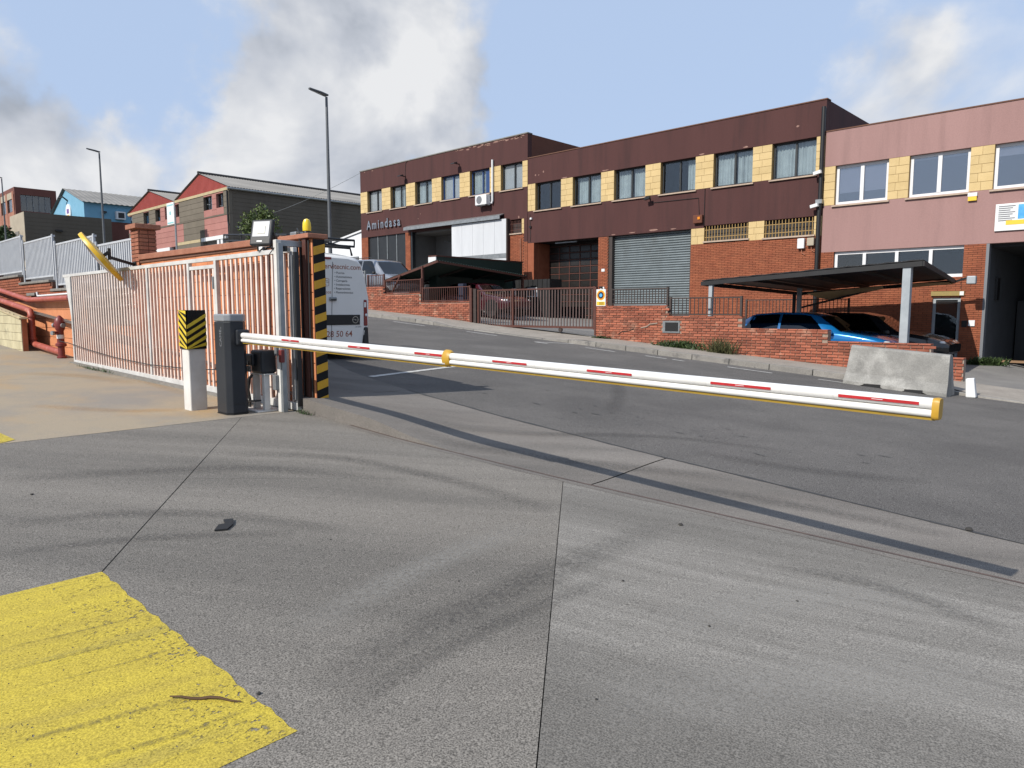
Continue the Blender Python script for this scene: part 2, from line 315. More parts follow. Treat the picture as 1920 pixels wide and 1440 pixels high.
# ------------------------------------------------------------------ mesh helpers
COL = S.collection
WL = {}                                     # world location of things, for their children
class MB:
    def __init__(s): s.v = []; s.f = []
    def add(s, vs, fs):
        o = len(s.v); s.v += [tuple(v) for v in vs]; s.f += [tuple(i + o for i in f) for f in fs]; return s
    def box(s, x0, x1, y0, y1, z0, z1):
        if x0 > x1: x0, x1 = x1, x0
        if y0 > y1: y0, y1 = y1, y0
        if z0 > z1: z0, z1 = z1, z0
        return s.add([(x0, y0, z0), (x1, y0, z0), (x1, y1, z0), (x0, y1, z0), (x0, y0, z1), (x1, y0, z1), (x1, y1, z1), (x0, y1, z1)],
                     [(0, 3, 2, 1), (4, 5, 6, 7), (0, 1, 5, 4), (1, 2, 6, 5), (2, 3, 7, 6), (3, 0, 4, 7)])
    def hexa(s, b, t):                      # bottom 4 corners, top 4 corners (both counter-clockwise from above)
        return s.add(list(b) + list(t), [(0, 3, 2, 1), (4, 5, 6, 7), (0, 1, 5, 4), (1, 2, 6, 5), (2, 3, 7, 6), (3, 0, 4, 7)])
    def beam(s, a, b, w, h=None, up=(0, 0, 1)):
        a = Vector(a); b = Vector(b); h = h or w; d = (b - a).normalized(); u = Vector(up)
        if abs(d.dot(u)) > .98: u = Vector((0, 1, 0))
        r = d.cross(u).normalized(); u = r.cross(d).normalized(); r *= w / 2; u *= h / 2
        return s.hexa([a - r - u, a + r - u, b + r - u, b - r - u], [a - r + u, a + r + u, b + r + u, b - r + u])
    def prism(s, poly, off):                # planar polygon swept by a vector
        n = len(poly); off = Vector(off); p = [Vector(q) for q in poly]
        return s.add(p + [q + off for q in p], [tuple(range(n - 1, -1, -1)), tuple(range(n, 2 * n))] + [(i, (i + 1) % n, n + (i + 1) % n, n + i) for i in range(n)])
    def cyl(s, a, b, r, n=12, r2=None):
        return s.tube([a, b], [r, r if r2 is None else r2], n)
    def tube(s, path, r, n=8):
        path = [Vector(p) for p in path]; m = len(path); rs = r if isinstance(r, (list, tuple)) else [r] * m
        vs = []; pu = None
        for i, p in enumerate(path):
            d = (path[min(i + 1, m - 1)] - path[max(i - 1, 0)]).normalized()
            if pu is None:
                pu = Vector((0, 0, 1)) if abs(d.z) < .9 else Vector((1, 0, 0))
            x = d.cross(pu).normalized(); pu = x.cross(d).normalized()
            vs += [p + (x * math.cos(2 * math.pi * k / n) + pu * math.sin(2 * math.pi * k / n)) * rs[i] for k in range(n)]
        fs = [(i * n + k, i * n + (k + 1) % n, (i + 1) * n + (k + 1) % n, (i + 1) * n + k) for i in range(m - 1) for k in range(n)]
        fs += [tuple(range(n - 1, -1, -1)), tuple((m - 1) * n + k for k in range(n))]
        return s.add(vs, fs)
    def lathe(s, prof, c, axis='z', n=20):  # prof: (radius, height)
        c = Vector(c); vs = []
        for r, h in prof:
            for k in range(n):
                a = 2 * math.pi * k / n; p = Vector((r * math.cos(a), r * math.sin(a), h))
                if axis == 'x': p = Vector((p.z, p.x, p.y))
                if axis == 'y': p = Vector((p.x, p.z, p.y))
                vs.append(c + p)
        m = len(prof); fs = [(i * n + k, i * n + (k + 1) % n, (i + 1) * n + (k + 1) % n, (i + 1) * n + k) for i in range(m - 1) for k in range(n)]
        fs += [tuple(range(n - 1, -1, -1)), tuple((m - 1) * n + k for k in range(n))]
        return s.add(vs, fs)
    def grid(s, P):                         # rows of points
        m, n = len(P), len(P[0])
        return s.add([p for r in P for p in r], [(i * n + j, i * n + j + 1, (i + 1) * n + j + 1, (i + 1) * n + j) for i in range(m - 1) for j in range(n - 1)])
    def mesh(s, name, org=(0, 0, 0), fix=True):
        me = bpy.data.meshes.new(name); o = Vector(org)
        me.from_pydata([Vector(v) - o for v in s.v], [], s.f)
        if fix:
            bm = bmesh.new(); bm.from_mesh(me); bmesh.ops.recalc_face_normals(bm, faces=bm.faces); bm.to_mesh(me); bm.free()
        me.update(); return me
    def build(s, name, m, parent=None, bevel=0, smooth=False, seg=2, fix=True, loc=None):
        org = WL[parent.name] if parent else (Vector(loc) if loc else None)
        if org is None:
            xs = [v[0] for v in s.v]; ys = [v[1] for v in s.v]; zs = [v[2] for v in s.v]
            org = Vector(((min(xs) + max(xs)) / 2, (min(ys) + max(ys)) / 2, min(zs)))
        me = s.mesh(name, org, fix)
        return link(name, me, m, parent, org if not parent else None, bevel, smooth, seg)
def link(name, me, m, parent=None, world=None, bevel=0, smooth=False, seg=2):
    o = bpy.data.objects.new(name, me); COL.objects.link(o)
    if m and not me.materials: me.materials.append(M[m] if isinstance(m, str) else m)
    if parent:
        o.parent = parent
        if world is not None: o.location = Vector(world) - WL[parent.name]
        WL[o.name] = Vector(WL[parent.name]) if world is None else Vector(world)
    else:
        o.location = Vector(world); WL[o.name] = Vector(world)
    if smooth:
        for p in me.polygons: p.use_smooth = True
        me.set_sharp_from_angle(angle=R(38))
    if bevel:
        b = o.modifiers.new('bevel', 'BEVEL'); b.width = bevel; b.segments = seg; b.limit_method = 'ANGLE'; b.angle_limit = R(40)
    return o
def tag(o, label, cat, group=None):
    o['label'] = label; o['category'] = cat
    if group: o['group'] = group
    return o
def thing(name, label, cat, loc, group=None):
    o = bpy.data.objects.new(name, None); COL.objects.link(o); o.location = loc; o.empty_display_size = .2
    WL[o.name] = Vector(loc); return tag(o, label, cat, group)
def struct(o): o['kind'] = 'structure'; return o
def stuff(o): o['kind'] = 'stuff'; return o
def text(name, body, m, parent, pos, size, face, ext=.002, align='LEFT', bold=0., scx=1., rotz=0.):
    """flat or raised lettering as a mesh; face '-y' or '+x', pos = lower-left (or centre) of the line"""
    cu = bpy.data.curves.new(name, 'FONT'); cu.body = body; cu.size = size; cu.extrude = ext; cu.align_x = align; cu.offset = bold
    cu.resolution_u = 3
    t = bpy.data.objects.new('tmp_text', cu); COL.objects.link(t)
    dg = bpy.context.evaluated_depsgraph_get(); me = bpy.data.meshes.new_from_object(t.evaluated_get(dg))
    bpy.data.objects.remove(t)
    rm = {'-y': Matrix.Rotation(R(90), 4, 'X'), '+x': Matrix.Rotation(R(90), 4, 'Z') @ Matrix.Rotation(R(90), 4, 'X')}[face]
    me.transform(rm @ Matrix.Rotation(rotz, 4, 'Z') @ Matrix.Diagonal((scx, 1, 1, 1))); me.materials.clear()
    return link(name, me, m, parent, pos)
def piece_mesh(name, x, y, z, m, bevel=0.):
    """shared box mesh centred on its origin, edges chipped back a little"""
    b = MB(); c = bevel
    if c:
        b.add([(-x/2, -y/2 + c, -z/2), (x/2, -y/2 + c, -z/2), (x/2, y/2, -z/2), (-x/2, y/2, -z/2), (-x/2, -y/2 + c, z/2), (x/2, -y/2 + c, z/2), (x/2, y/2, z/2), (-x/2, y/2, z/2),
               (-x/2 + c, -y/2, -z/2 + c), (x/2 - c, -y/2, -z/2 + c), (x/2 - c, -y/2, z/2 - c), (-x/2 + c, -y/2, z/2 - c)],
              [(8, 9, 10, 11), (0, 1, 9, 8), (1, 5, 10, 9), (5, 4, 11, 10), (4, 0, 8, 11), (0, 4, 7, 3), (1, 2, 6, 5), (2, 3, 7, 6), (4, 5, 6, 7), (0, 3, 2, 1)])
    else: b.box(-x/2, x/2, -y/2, y/2, -z/2, z/2)
    me = b.mesh(name); me.materials.append(M[m]); return me
def bricks(parent, x0, x1, yf, zlo, zhi, m, bl=.24, bh=.055, j=.012, dep=.03, limit=300, name='brick', holes=(), jit=.003, half=.5, rank=None, mirror=1, seed=3):
    """running bond on a wall face looking to -Y; zlo/zhi are functions of x. The largest in view are objects, the rest one mesh"""
    rnd = random.Random(seed); L_ = bl + j; H_ = bh + j; cells = []
    zmin = min(zlo(x0), zlo(x1)); zmax = max(zhi(x0), zhi(x1)); r = 0; z = zmin
    while z < zmax:
        x = x0 - (half * L_ if r % 2 else 0)
        while x < x1:
            a, b = max(x, x0), min(x + bl, x1)
            if b - a > .05:
                c = (a + b) / 2; lo, hi = zlo(c), zhi(c); za, zb = max(z, lo), min(z + bh, hi)
                if zb - za > .02 and not any(hx0 < b and hx1 > a and hz0 < zb and hz1 > za for hx0, hx1, hz0, hz1 in holes):
                    cells.append((a, b, za, zb))
            x += L_
        z += H_; r += 1
    cells.sort(key=lambda q: -(abs(q[1] - q[0]) / (q[0] ** 2 + yf ** 2)))
    pool = {}; one = cells[:limit]; rest = cells[limit:]
    for a, b, za, zb in one:
        k = (round(b - a, 2), round(zb - za, 3))
        if k not in pool: pool[k] = piece_mesh(name, k[0], dep, k[1], m, .004)
        link(name, pool[k], None, parent, ((a + b) / 2, yf + dep / 2 - rnd.uniform(0, jit), (za + zb) / 2))
    if rest:
        mb = MB()
        for a, b, za, zb in rest:
            y = yf - rnd.uniform(0, jit)
            mb.add([(a, y, za), (b, y, za), (b, y, zb), (a, y, zb), (a, y + dep, za), (b, y + dep, za), (b, y + dep, zb), (a, y + dep, zb)],
                   [(0, 1, 2, 3), (1, 5, 6, 2), (4, 0, 3, 7), (3, 2, 6, 7), (0, 4, 5, 1)])
        stuff(mb.build(name + '_courses', m, parent, fix=False))

# ------------------------------------------------------------------ ground
def zroad(X, Y): return -.08 - .0725 * X - .024 * (min(max(Y, 4.3), 16) - 6)
XB = -7.66
def zyard(X):
    if X >= XB: return .36 - .055 * (X - XB)
    if X > -14: return .36 + .01 * (XB - X)
    return .4234 + .035 * (-14 - max(X, -22))
PROP = [(XB, 4.34), (-5.7, 4.36), (-3.72, 4.53), (-.6, 4.93), (6, 5.6), (14, 6.2)]        # edge of the yard slab
ASPH = [(XB, 5.98), (-5.7, 5.80), (-3.72, 5.74), (-.6, 5.78), (6, 6.6), (14, 7.2)]         # edge of the asphalt
def lerp(t, a, b): return a + (b - a) * t
def poly_y(line, x):
    for (xa, ya), (xb, yb) in zip(line, line[1:]):
        if xa <= x <= xb: return lerp((x - xa) / (xb - xa), ya, yb)
    return line[0][1] if x < line[0][0] else line[-1][1]
def smooth(t): t = min(max(t, 0), 1); return t * t * (3 - 2 * t)
def zapron(X, t):                           # t 0 at the yard joint, 1 at the asphalt; a kerb step that runs out by the wide entrance
    ye, yr = poly_y(PROP, X), poly_y(ASPH, X)
    a = zyard(X) + .004; b = zroad(X, yr)
    step = max(0, zroad(X, ye) - zyard(X)) * smooth((-4.9 - X) / 1.5)
    return lerp(smooth(t), a + step, b)
def ground_z(X, Y):
    if Y >= 4.34 and X < XB: return zroad(X, Y)
    if Y <= poly_y(PROP, X): return zyard(X)
    yr = poly_y(ASPH, X)
    if Y < yr: return zapron(X, (Y - poly_y(PROP, X)) / (yr - poly_y(PROP, X)))
    return zroad(X, Y)
def G(px, py):
    z = 0
    for i in range(80):
        r = ray(px, py); t = (z - ZC) / r.z; z = .5 * z + .5 * ground_z(r.x * t, r.y * t)
    return Vector((r.x * t, r.y * t, z))

# wide base sheet that reaches the horizon, under everything else
mb = MB(); P = []
for i in range(40):
    x = -700 + 1400 * i / 39
    P.append([(x, y, -.08 - .0725 * max(min(x, 60), -170) - .9 - .004 * max(0, abs(y) - 60)) for y in (-700, -300, -120, -60, -20, 0, 20, 60, 120, 300, 700)])
struct(mb.grid(P).build('terrain', 'terrain', fix=False))
# asphalt
mb = MB(); P = []
xs = [-200, -120, -80, -50, -30, -20, -14] + [-11 + .5 * k for k in range(30)] + [5, 6, 8, 10, 14, 30, 80]
for x in xs:
    y0 = 6.45 if x < -10.5 else (lerp((x + 10.5) / (XB + 10.5), 6.45, 5.98) if x < XB else poly_y(ASPH, x))
    P.append([(x, lerp(t, y0, 16.02), zroad(x, lerp(t, y0, 16.02))) for t in (0, .1, .25, .5, .75, 1)])
road = struct(mb.grid(P).build('road', 'asphalt', fix=False))
# near pavement behind the boundary wall
mb = MB(); P = []
for x in xs:
    if x > XB + .01: break
    y0 = 6.45 if x < -10.5 else lerp((x + 10.5) / (XB + 10.5), 6.45, 5.98)
    h = .10 * smooth((-9.2 - x) / 1.5)
    P.append([(x, y, zroad(x, y) + hh) for y, hh in ((4.4, h), (y0 - .12, h), (y0, h), (y0 + .012, -.03))])
x = XB; P.append([(x, y, zroad(x, y)) for y in (4.4, 5.86, 5.98, 5.992)])
struct(mb.grid(P).build('near_pavement', 'concrete_apron', fix=False))
# driveway apron between the yard joint and the asphalt, two bays with a joint at the drop
def apron(name, xa, xb, n):
    mb = MB(); P = []
    for i in range(n + 1):
        x = lerp(i / n, xa, xb); ye, yr = poly_y(PROP, x) + .012, poly_y(ASPH, x) - .012
        row = [(x, ye, zyard(x) - .05)]
        row += [(x, lerp(t, ye, yr), zapron(x, t)) for t in [k / 10 for k in range(11)]] + [(x, yr, zroad(x, yr) - .05)]
        P.append(row)
    return struct(mb.grid(P).build(name, 'concrete_apron', fix=False))
apron('driveway_apron', XB, -3.47, 24); apron('driveway_apron', -3.455, 14, 40)
# yard slabs with open joints
def inset(poly, d):
    n = len(poly); c = Vector((sum(p[0] for p in poly) / n, sum(p[1] for p in poly) / n)); L_ = []
    for i in range(n):
        a, b = Vector(poly[i]), Vector(poly[(i + 1) % n]); t = (b - a).normalized(); nn = Vector((-t.y, t.x))
        if nn.dot(c - a) < 0: nn = -nn
        L_.append((a + nn * d, t))
    res = []
    for i in range(n):
        (p, t), (q, u) = L_[i - 1], L_[i]; den = t.x * u.y - t.y * u.x
        res.append(q if abs(den) < 1e-4 else p + t * (((q - p).x * u.y - (q - p).y * u.x) / den))
    return res
yard = struct(MB().grid([[(x, y, zyard(x) - .028) for y in (-30, 0, 6.3 if x > XB else 4.9)] for x in (-60, -22, -14, XB, XB + .01, 0, 14)]).build('yard', 'joint_dirt', fix=False))
def slab(poly, m, gap=.0028):
    p = [(q.x, q.y, zyard(q.x + (1e-4 if q.x > XB else -1e-4))) for q in inset(poly, gap)]
    o = MB().prism(p, (0, 0, -.03)).build('slab', m, yard); return o
slab([(-13.995, -30), (XB - .01, -30), (XB - .01, 4.36), (-13.995, 4.6)], 'concrete_stained')
slab([(-22, -30), (-14, -30), (-14, 4.6), (-22, 4.8)], 'concrete_stained')
slab([(-60, -30), (-22.02, -30), (-22.02, 4.8), (-60, 5.1)], 'concrete_stained')
slab([(XB, 3.63), (-5.6, 2.19), (-3.72, 4.53), (-5.7, 4.36), (XB, 4.34)], 'concrete_yard', .0022)
slab([(XB, 3.63), (XB, -30), (2.65, -30), (2.65, -3.6), (-4.11, 1.14)], 'concrete_yard')
slab([(-5.6, 2.19), (2.65, -3.6), (-3.72, 4.53)], 'concrete_yard', .0022)
slab([(-3.72, 4.53), (2.65, -3.6), (2.65, -30), (14, -30), (14, 6.2), (6, 5.6), (-.6, 4.93)], 'concrete_brushed')
# thin rusty steel edge and a trowelled strip along the yard joint
mb = MB(); P = []; mb2 = MB(); P2 = []
for i in range(60):
    x = lerp(i / 59, -6.6, 13.9); y = poly_y(PROP, x)
    P.append([(x, y - .006, zyard(x) + .0045), (x, y + .016, zyard(x) + .005)]); P2.append([(x, y - .075 - .012 * math.sin(i * 2.1), zyard(x) + .002), (x, y - .007, zyard(x) + .003)])
mb.grid(P).build('steel_edge', 'edge_steel', yard, fix=False); mb2.grid(P2).build('trowelled_strip', 'concrete_apron', yard, fix=False)
def film_mat(name, col, dens):
    m_ = bpy.data.materials.new(name); m_.use_nodes = True; N = m_.node_tree.nodes; L = m_.node_tree.links; b_ = N['Principled BSDF']
    b_.inputs['Base Color'].default_value = (*col, 1); b_.inputs['Roughness'].default_value = .85; b_.inputs['Specular IOR Level'].default_value = .2
    at_ = N.new('ShaderNodeAttribute'); at_.attribute_name = 'fade'; g_ = N.new('ShaderNodeNewGeometry'); nz_ = N.new('ShaderNodeTexNoise'); nz_.inputs['Scale'].default_value = 45; nz_.inputs['Detail'].default_value = 5
    L.new(g_.outputs['Position'], nz_.inputs['Vector']); r_ = N.new('ShaderNodeMapRange'); L.new(nz_.outputs['Fac'], r_.inputs['Value']); r_.inputs['From Min'].default_value = .3; r_.inputs['From Max'].default_value = .65; r_.inputs['To Max'].default_value = dens
    mu = N.new('ShaderNodeMath'); mu.operation = 'MULTIPLY'; L.new(r_.outputs[0], mu.inputs[0]); L.new(at_.outputs['Fac'], mu.inputs[1])
    t_ = N.new('ShaderNodeBsdfTransparent'); x_ = N.new('ShaderNodeMixShader'); L.new(mu.outputs[0], x_.inputs[0]); L.new(t_.outputs[0], x_.inputs[1]); L.new(b_.outputs[0], x_.inputs[2]); L.new(x_.outputs[0], N['Material Output'].inputs['Surface']); MATS[name] = m_
film_mat('tyre_film', (.08, .076, .073), .40); film_mat('dust_film', (.36, .345, .32), .42); film_mat('rust_film', (.40, .23, .09), .35)
def film(path, w, m_, par, zf, nm='tyre_mark', lift=.0022):
    """soft-edged streak along a plan path"""
    pts = []; n = 26
    for i in range(n + 1):                   # Catmull-Rom through the path
        u = i / n * (len(path) - 1); k = min(int(u), len(path) - 2); f = u - k; q = [Vector(path[max(0, min(len(path) - 1, k + d_))]) for d_ in (-1, 0, 1, 2)]
        pts.append(.5 * ((2 * q[1]) + (q[2] - q[0]) * f + (2 * q[0] - 5 * q[1] + 4 * q[2] - q[3]) * f * f + (3 * q[1] - q[0] - 3 * q[2] + q[3]) * f ** 3))
    rows = []; fade = []
    for i, p_ in enumerate(pts):
        d_ = (pts[min(i + 1, n)] - pts[max(i - 1, 0)]).normalized(); nn = Vector((-d_.y, d_.x)); e_ = max(0., math.sin(math.pi * i / n)) ** .6
        for j in range(7):
            o_ = (j / 6 - .5) * w; rows.append((p_ + nn * o_)); fade.append(e_ * (max(0., math.cos((j / 6 - .5) * math.pi)) ** 1.2 if 0 < j < 6 else 0))
    mb = MB().add([(q.x, q.y, zf(q.x, q.y) + lift) for q in rows], [(i * 7 + j, i * 7 + j + 1, (i + 1) * 7 + j + 1, (i + 1) * 7 + j) for i in range(n) for j in range(6)])
    o_ = mb.build(nm, m_, par, fix=False); at_ = o_.data.attributes.new('fade', 'FLOAT', 'POINT'); at_.data.foreach_set('value', fade)
ZY = lambda x, y: zyard(x)
def gp(*pp): return [(lambda v: (v.x, v.y))(G(*q)) for q in pp]
film(gp((590, 1300), (760, 1200), (950, 1110), (1110, 1040), (1250, 985)), .34, 'tyre_film', yard, ZY)
film(gp((640, 1330), (800, 1235), (980, 1150), (1150, 1080)), .16, 'tyre_film', yard, ZY, lift=.0028)
film(gp((0, 900), (250, 885), (500, 880), (760, 905)), .30, 'tyre_film', yard, ZY)
film(gp((0, 985), (200, 965), (420, 965), (640, 995)), .22, 'tyre_film', yard, ZY, lift=.0026)
film(gp((0, 1040), (260, 1010), (560, 1000)), .16, 'tyre_film', yard, ZY, lift=.003)
film(gp((420, 850), (640, 860), (860, 905), (1040, 960)), .25, 'tyre_film', yard, ZY, lift=.0024)
film(gp((1100, 1330), (1400, 1290), (1700, 1270), (1910, 1300)), .55, 'dust_film', yard, ZY, 'dust_streak')
film(gp((1250, 1180), (1500, 1120), (1800, 1130)), .40, 'dust_film', yard, ZY, 'dust_streak', .0026)
film(gp((560, 1180), (800, 1060), (1000, 985)), .30, 'dust_film', yard, ZY, 'dust_streak', .0025)
film(gp((1450, 1060), (1650, 1100), (1900, 1190)), .22, 'tyre_film', yard, ZY, lift=.0027)
film(gp((40, 700), (150, 705), (260, 720)), .5, 'rust_film', yard, ZY, 'rust_stain'); film(gp((60, 760), (220, 770), (350, 768)), .35, 'rust_film', yard, ZY, 'rust_stain'); film(gp((170, 690), (260, 705), (350, 740)), .3, 'rust_film', yard, ZY, 'rust_stain', .003)
film(gp((1110, 700), (1150, 715), (1160, 745), (1140, 775)), .3, 'tyre_film', road, zroad, lift=.004)
film(gp((1290, 845), (1500, 880), (1750, 905)), .35, 'tyre_film', road, zroad, lift=.004); film(gp((800, 790), (1000, 815), (1250, 820), (1500, 850)), .25, 'tyre_film', road, zroad, lift=.0045)
ZA = lambda x, y: ground_z(x, y)
film(gp((760, 800), (960, 850), (1200, 880), (1400, 900)), .3, 'tyre_film', yard, ZA, lift=.007); film(gp((1240, 905), (1500, 950), (1800, 1010)), .25, 'tyre_film', yard, ZA, lift=.006)
# yellow ground marking
def on_yard(px, py): return G(px, py)
a, b, c, d = (-4.11, 1.14), (-2.2, 1.20), (-2.2, -2.2), (-4.14, -2.2)
mb = MB(); P = []
rnd = random.Random(5)
N_ = 40
for i in range(N_ + 1):
    x = lerp(i / N_, a[0], b[0]) + (0 if i in (0, N_) else rnd.uniform(-.006, .006)); row = []
    for j in range(12):
        y = lerp(j / 11, lerp(i / N_, a[1], b[1]) + (rnd.uniform(-.008, .008) if j == 0 else 0), -2.2)
        row.append((x, y, zyard(x) + .002))
    P.append(row)
mb.grid(P).build('yellow_marking', 'ground_yellow', yard, fix=False)
mb = MB(); mb.add([(x, y, zyard(x) + .004) for x, y in ((-7.70, -.6), (-7.70, 1.40), (-7.80, 1.52), (-9.6, 1.45), (-9.6, -.6))], [(0, 1, 2, 3, 4)])
mb.build('yellow_marking', 'ground_yellow', yard, fix=False)
for q, w in ((((0, 1218), (140, 1187), (278, 1152)), .022), (((0, 1122), (100, 1104), (200, 1082)), .012), (((0, 1262), (150, 1225), (300, 1190)), .035), (((0, 1400), (200, 1350), (420, 1290)), .05), (((60, 1290), (250, 1240), (330, 1215)), .02), (((150, 1430), (330, 1380), (470, 1330)), .04)):
    film(gp(*q), w, 'tyre_film', yard, ZY, lift=.0038)
# painted bay lines on the road
def line(pts, w=.10):
    mb = MB()
    for (xa, ya), (xb, yb) in zip(pts, pts[1:]):
        d = Vector((xb - xa, yb - ya)).normalized(); n = Vector((-d.y, d.x)) * w / 2
        q = [Vector((xa, ya)) + n, Vector((xa, ya)) - n, Vector((xb, yb)) - n, Vector((xb, yb)) + n]
        mb.add([(p.x, p.y, zroad(p.x, p.y) + .006) for p in q], [(0, 1, 2, 3)])
    mb.build('bay_line', 'road_paint', road)
line([(-8.9, 6.25), (-9.5, 8.36)], .11); line([(-9.44, 8.42), (-10.2, 8.42)], .12); line([(-12.4, 8.4), (-10.9, 8.4)], .1)
line([(-13.4, 15.0), (-12.75, 15.95)]); line([(-13.4, 15.0), (-12.9, 14.98)])
for xa, xb in ((-11.85, -10.85), (-9.95, -9.3), (-9.15, -8.8), (-7.7, -6.62), (-5.63, -4.42), (-20.4, -18.6), (-16.6, -15.2), (-23.2, -22)): line([(xa, 15.34), (xb, 15.3)])
# tar repairs: dark scraped marks on the asphalt
rnd = random.Random(11)
for k in range(40):
    x = rnd.uniform(-8.2, -2.2); y = 6.25 + (x + 8.2) * .12 + rnd.gauss(.35, .3) + rnd.choice((0, .55)); l = rnd.uniform(.03, .17); w = rnd.uniform(.004, .014); a_ = rnd.gauss(.05, .2)
    mb = MB(); n = 7; top = []; bot = []
    for i in range(n):
        t = i / (n - 1); yy = y + math.sin(a_) * l * t + rnd.uniform(-.006, .006); ww = w * math.sin(math.pi * (.08 + .84 * t)) * rnd.uniform(.6, 1.2)
        top.append((x + l * t, yy + ww, zroad(x + l * t, yy + ww) + .005)); bot.append((x + l * t, yy - ww, zroad(x + l * t, yy - ww) + .005))
    mb.grid([bot, top]).build('tar_mark', 'tar', road, fix=False)
# open seam between asphalt and apron
mb = MB(); P = []
rnd = random.Random(4)
for i in range(90):
    x = lerp(i / 89, XB, 4.); y = poly_y(ASPH, x); w = rnd.uniform(.008, .03)
    P.append([(x, y - w, zroad(x, y) + .003), (x, y + w * rnd.uniform(.2, 1.), zroad(x, y) + .0035)])
mb.grid(P).build('tar_seam', 'tar', road, fix=False)
# far pavement with kerb stones
mb = MB(); P = []
KY = 16.0
def zwalk(X): return zroad(X, 16) + .13
xs2 = [-200, -100, -60, -40] + [-30 + .5 * k for k in range(62)] + [3, 10, 30, 80]
def drop(X):                                # dropped crossing in front of the brown gate and at the yard entrance
    return .105 * (smooth((X + 19.3) / 1.2) * smooth((-12.6 - X) / 1.2) + smooth((X + 3.6) / .8))
for x in xs2: P.append([(x, y, zwalk(x) - drop(x) * (1 - .6 * (y - KY) / 1.6)) for y in (KY + .15, KY + .7, KY + 1.3, KY + 1.7)])
walk = struct(mb.grid(P).build('far_pavement', 'pavement', fix=False))
x = -30.; k_ = 0
while x < 4:
    l = .985; a_, b_ = x, x + l
    zt = lambda q: zwalk(q) - drop(q) + .004
    mb = MB().hexa([(a_, KY, zroad(a_, 16) - .1), (b_, KY, zroad(b_, 16) - .1), (b_, KY + .148, zroad(b_, 16) - .1), (a_, KY + .148, zroad(a_, 16) - .1)],
                   [(a_, KY + .02, zt(a_)), (b_, KY + .02, zt(b_)), (b_, KY + .148, zt(b_)), (a_, KY + .148, zt(a_))])
    mb.build('kerb_stone', 'kerb', walk, bevel=.012); x += 1.0
# courts behind the front walls
def zcourt(X, Y):
    hi = zwalk(X) - .03 * (Y - 17.5) * .5
    flat = .12 - .03 * (Y - 18)
    w = smooth((X + 13.6) / 1.2) * (1 - smooth((X + 4.6) / 1.2))
    z = lerp(w, hi, flat)
    e = smooth((X + 4.4) / 1.)
    return lerp(e, z, zwalk(X) - .10 - .022 * (Y - 17.6))
mb = MB(); P = []
for x in [-60, -45, -38] + [-34 + .5 * k for k in range(72)] + [4, 10, 30]:
    P.append([(x, y, zcourt(x, y) - .004) for y in (17.65, 18.5, 20, 22, 24, 26, 27.6)])
struct(mb.grid(P).build('court', 'court', fix=False))
# small litter on the slab
sc = [Vector(q) for q in ((0, 0), (.10, .012), (.115, .05), (.19, .03), (.2, .09), (.10, .10), (.01, .075))]
c0 = G(402, 997); dx_ = Vector((-.85, .52)); dn_ = Vector((.52, .85))
tag(MB().prism([(c0.x + dx_.x * q.x + dn_.x * q.y, c0.y + dx_.y * q.x + dn_.y * q.y, zyard(c0.x + dx_.x * q.x + dn_.x * q.y) + .003 + .02 * max(0, q.x - .1)) for q in sc], (0, 0, .010)).build('rubber_scrap', 'rubber_scrap'),
    'small torn strip of black rubber lying on the grey slab', 'rubber scrap')
tw = [Vector(lerp(t, Vector((-2.70, .955, 0)), Vector((-2.50, 1.135, 0)))) for t in [k / 7 for k in range(8)]]
tag(MB().tube([(p.x + .008 * math.sin(i * 1.1), p.y, zyard(p.x) + .010 + .004 * math.sin(i * 1.7)) for i, p in enumerate(tw)], [.0025, .004, .005, .006, .006, .005, .004, .002], 6).build('twig', 'twig'),
    'thin dry brown twig lying on the yellow ground paint', 'twig')
LB = dict(zip((1276, 485, 1817, 1168, 1495, 1118, 620, 60, 1330, 860), ('dark stone lying right of the open slab joint', 'small dark stone at the edge of the yellow ground paint', 'largest dark stone, lying on the asphalt') + ('tiny dark grit stone lying loose on the grey slab',) * 7))
for px, py, s_ in ((1276, 985, .018), (485, 1302, .010), (1817, 995, .03), (1168, 1090, .008), (1495, 1128, .007), (1118, 1312, .006), (620, 1012, .006), (60, 928, .012), (1330, 1175, .008), (860, 1090, .006)):
    p = G(px, py); mb = MB(); rr = random.Random(px)
    mb.lathe([(s_ * .5, 0), (s_ * .95, s_ * .25), (s_ * .7, s_ * .7), (s_ * .15, s_ * .85)], p + Vector((0, 0, .001)), n=7)
    mb.v = [(x + rr.uniform(-.2, .2) * s_, y + rr.uniform(-.2, .2) * s_, z) for x, y, z in mb.v]
    tag(mb.build('pebble', 'pebble'), LB[px], 'pebble', 'loose pebbles on the ground')
# ------------------------------------------------------------------ boundary wall along the street
WY = 4.50                                   # front face of the orange wall
wall = thing('boundary_wall', 'orange painted block wall with coping behind the open sliding gate', 'wall', (-10.5, WY + .1, .36))
X0w, X1w = -13.0, -8.17
MB().box(X0w, X1w, WY + .012, WY + .22, -.3, 2.40).build('core', 'mortar_orange', wall)
bz = .30
rows = 10
for r in range(rows):
    z0 = bz + r * .21; z1 = min(z0 + .202, 2.40); x = X0w - (.2 if r % 2 else 0)
    while x < X1w:
        a, b = max(x, X0w), min(x + .398, X1w)
        if b - a > .06: link('block', piece_mesh('block', b - a, .03, z1 - z0, 'orange_paint', .003), None, wall, ((a + b) / 2, WY + .015 - random.uniform(0, .002), (z0 + z1) / 2))
        x += .402
cop = MB().hexa([(X0w, WY - .05, 2.41), (X1w, WY - .05, 2.385), (X1w, WY + .27, 2.385), (X0w, WY + .27, 2.41)], [(X0w, WY - .05, 2.50), (X1w, WY - .05, 2.47), (X1w, WY + .27, 2.47), (X0w, WY + .27, 2.50)])
cop.build('coping', 'terracotta', wall, bevel=.01)
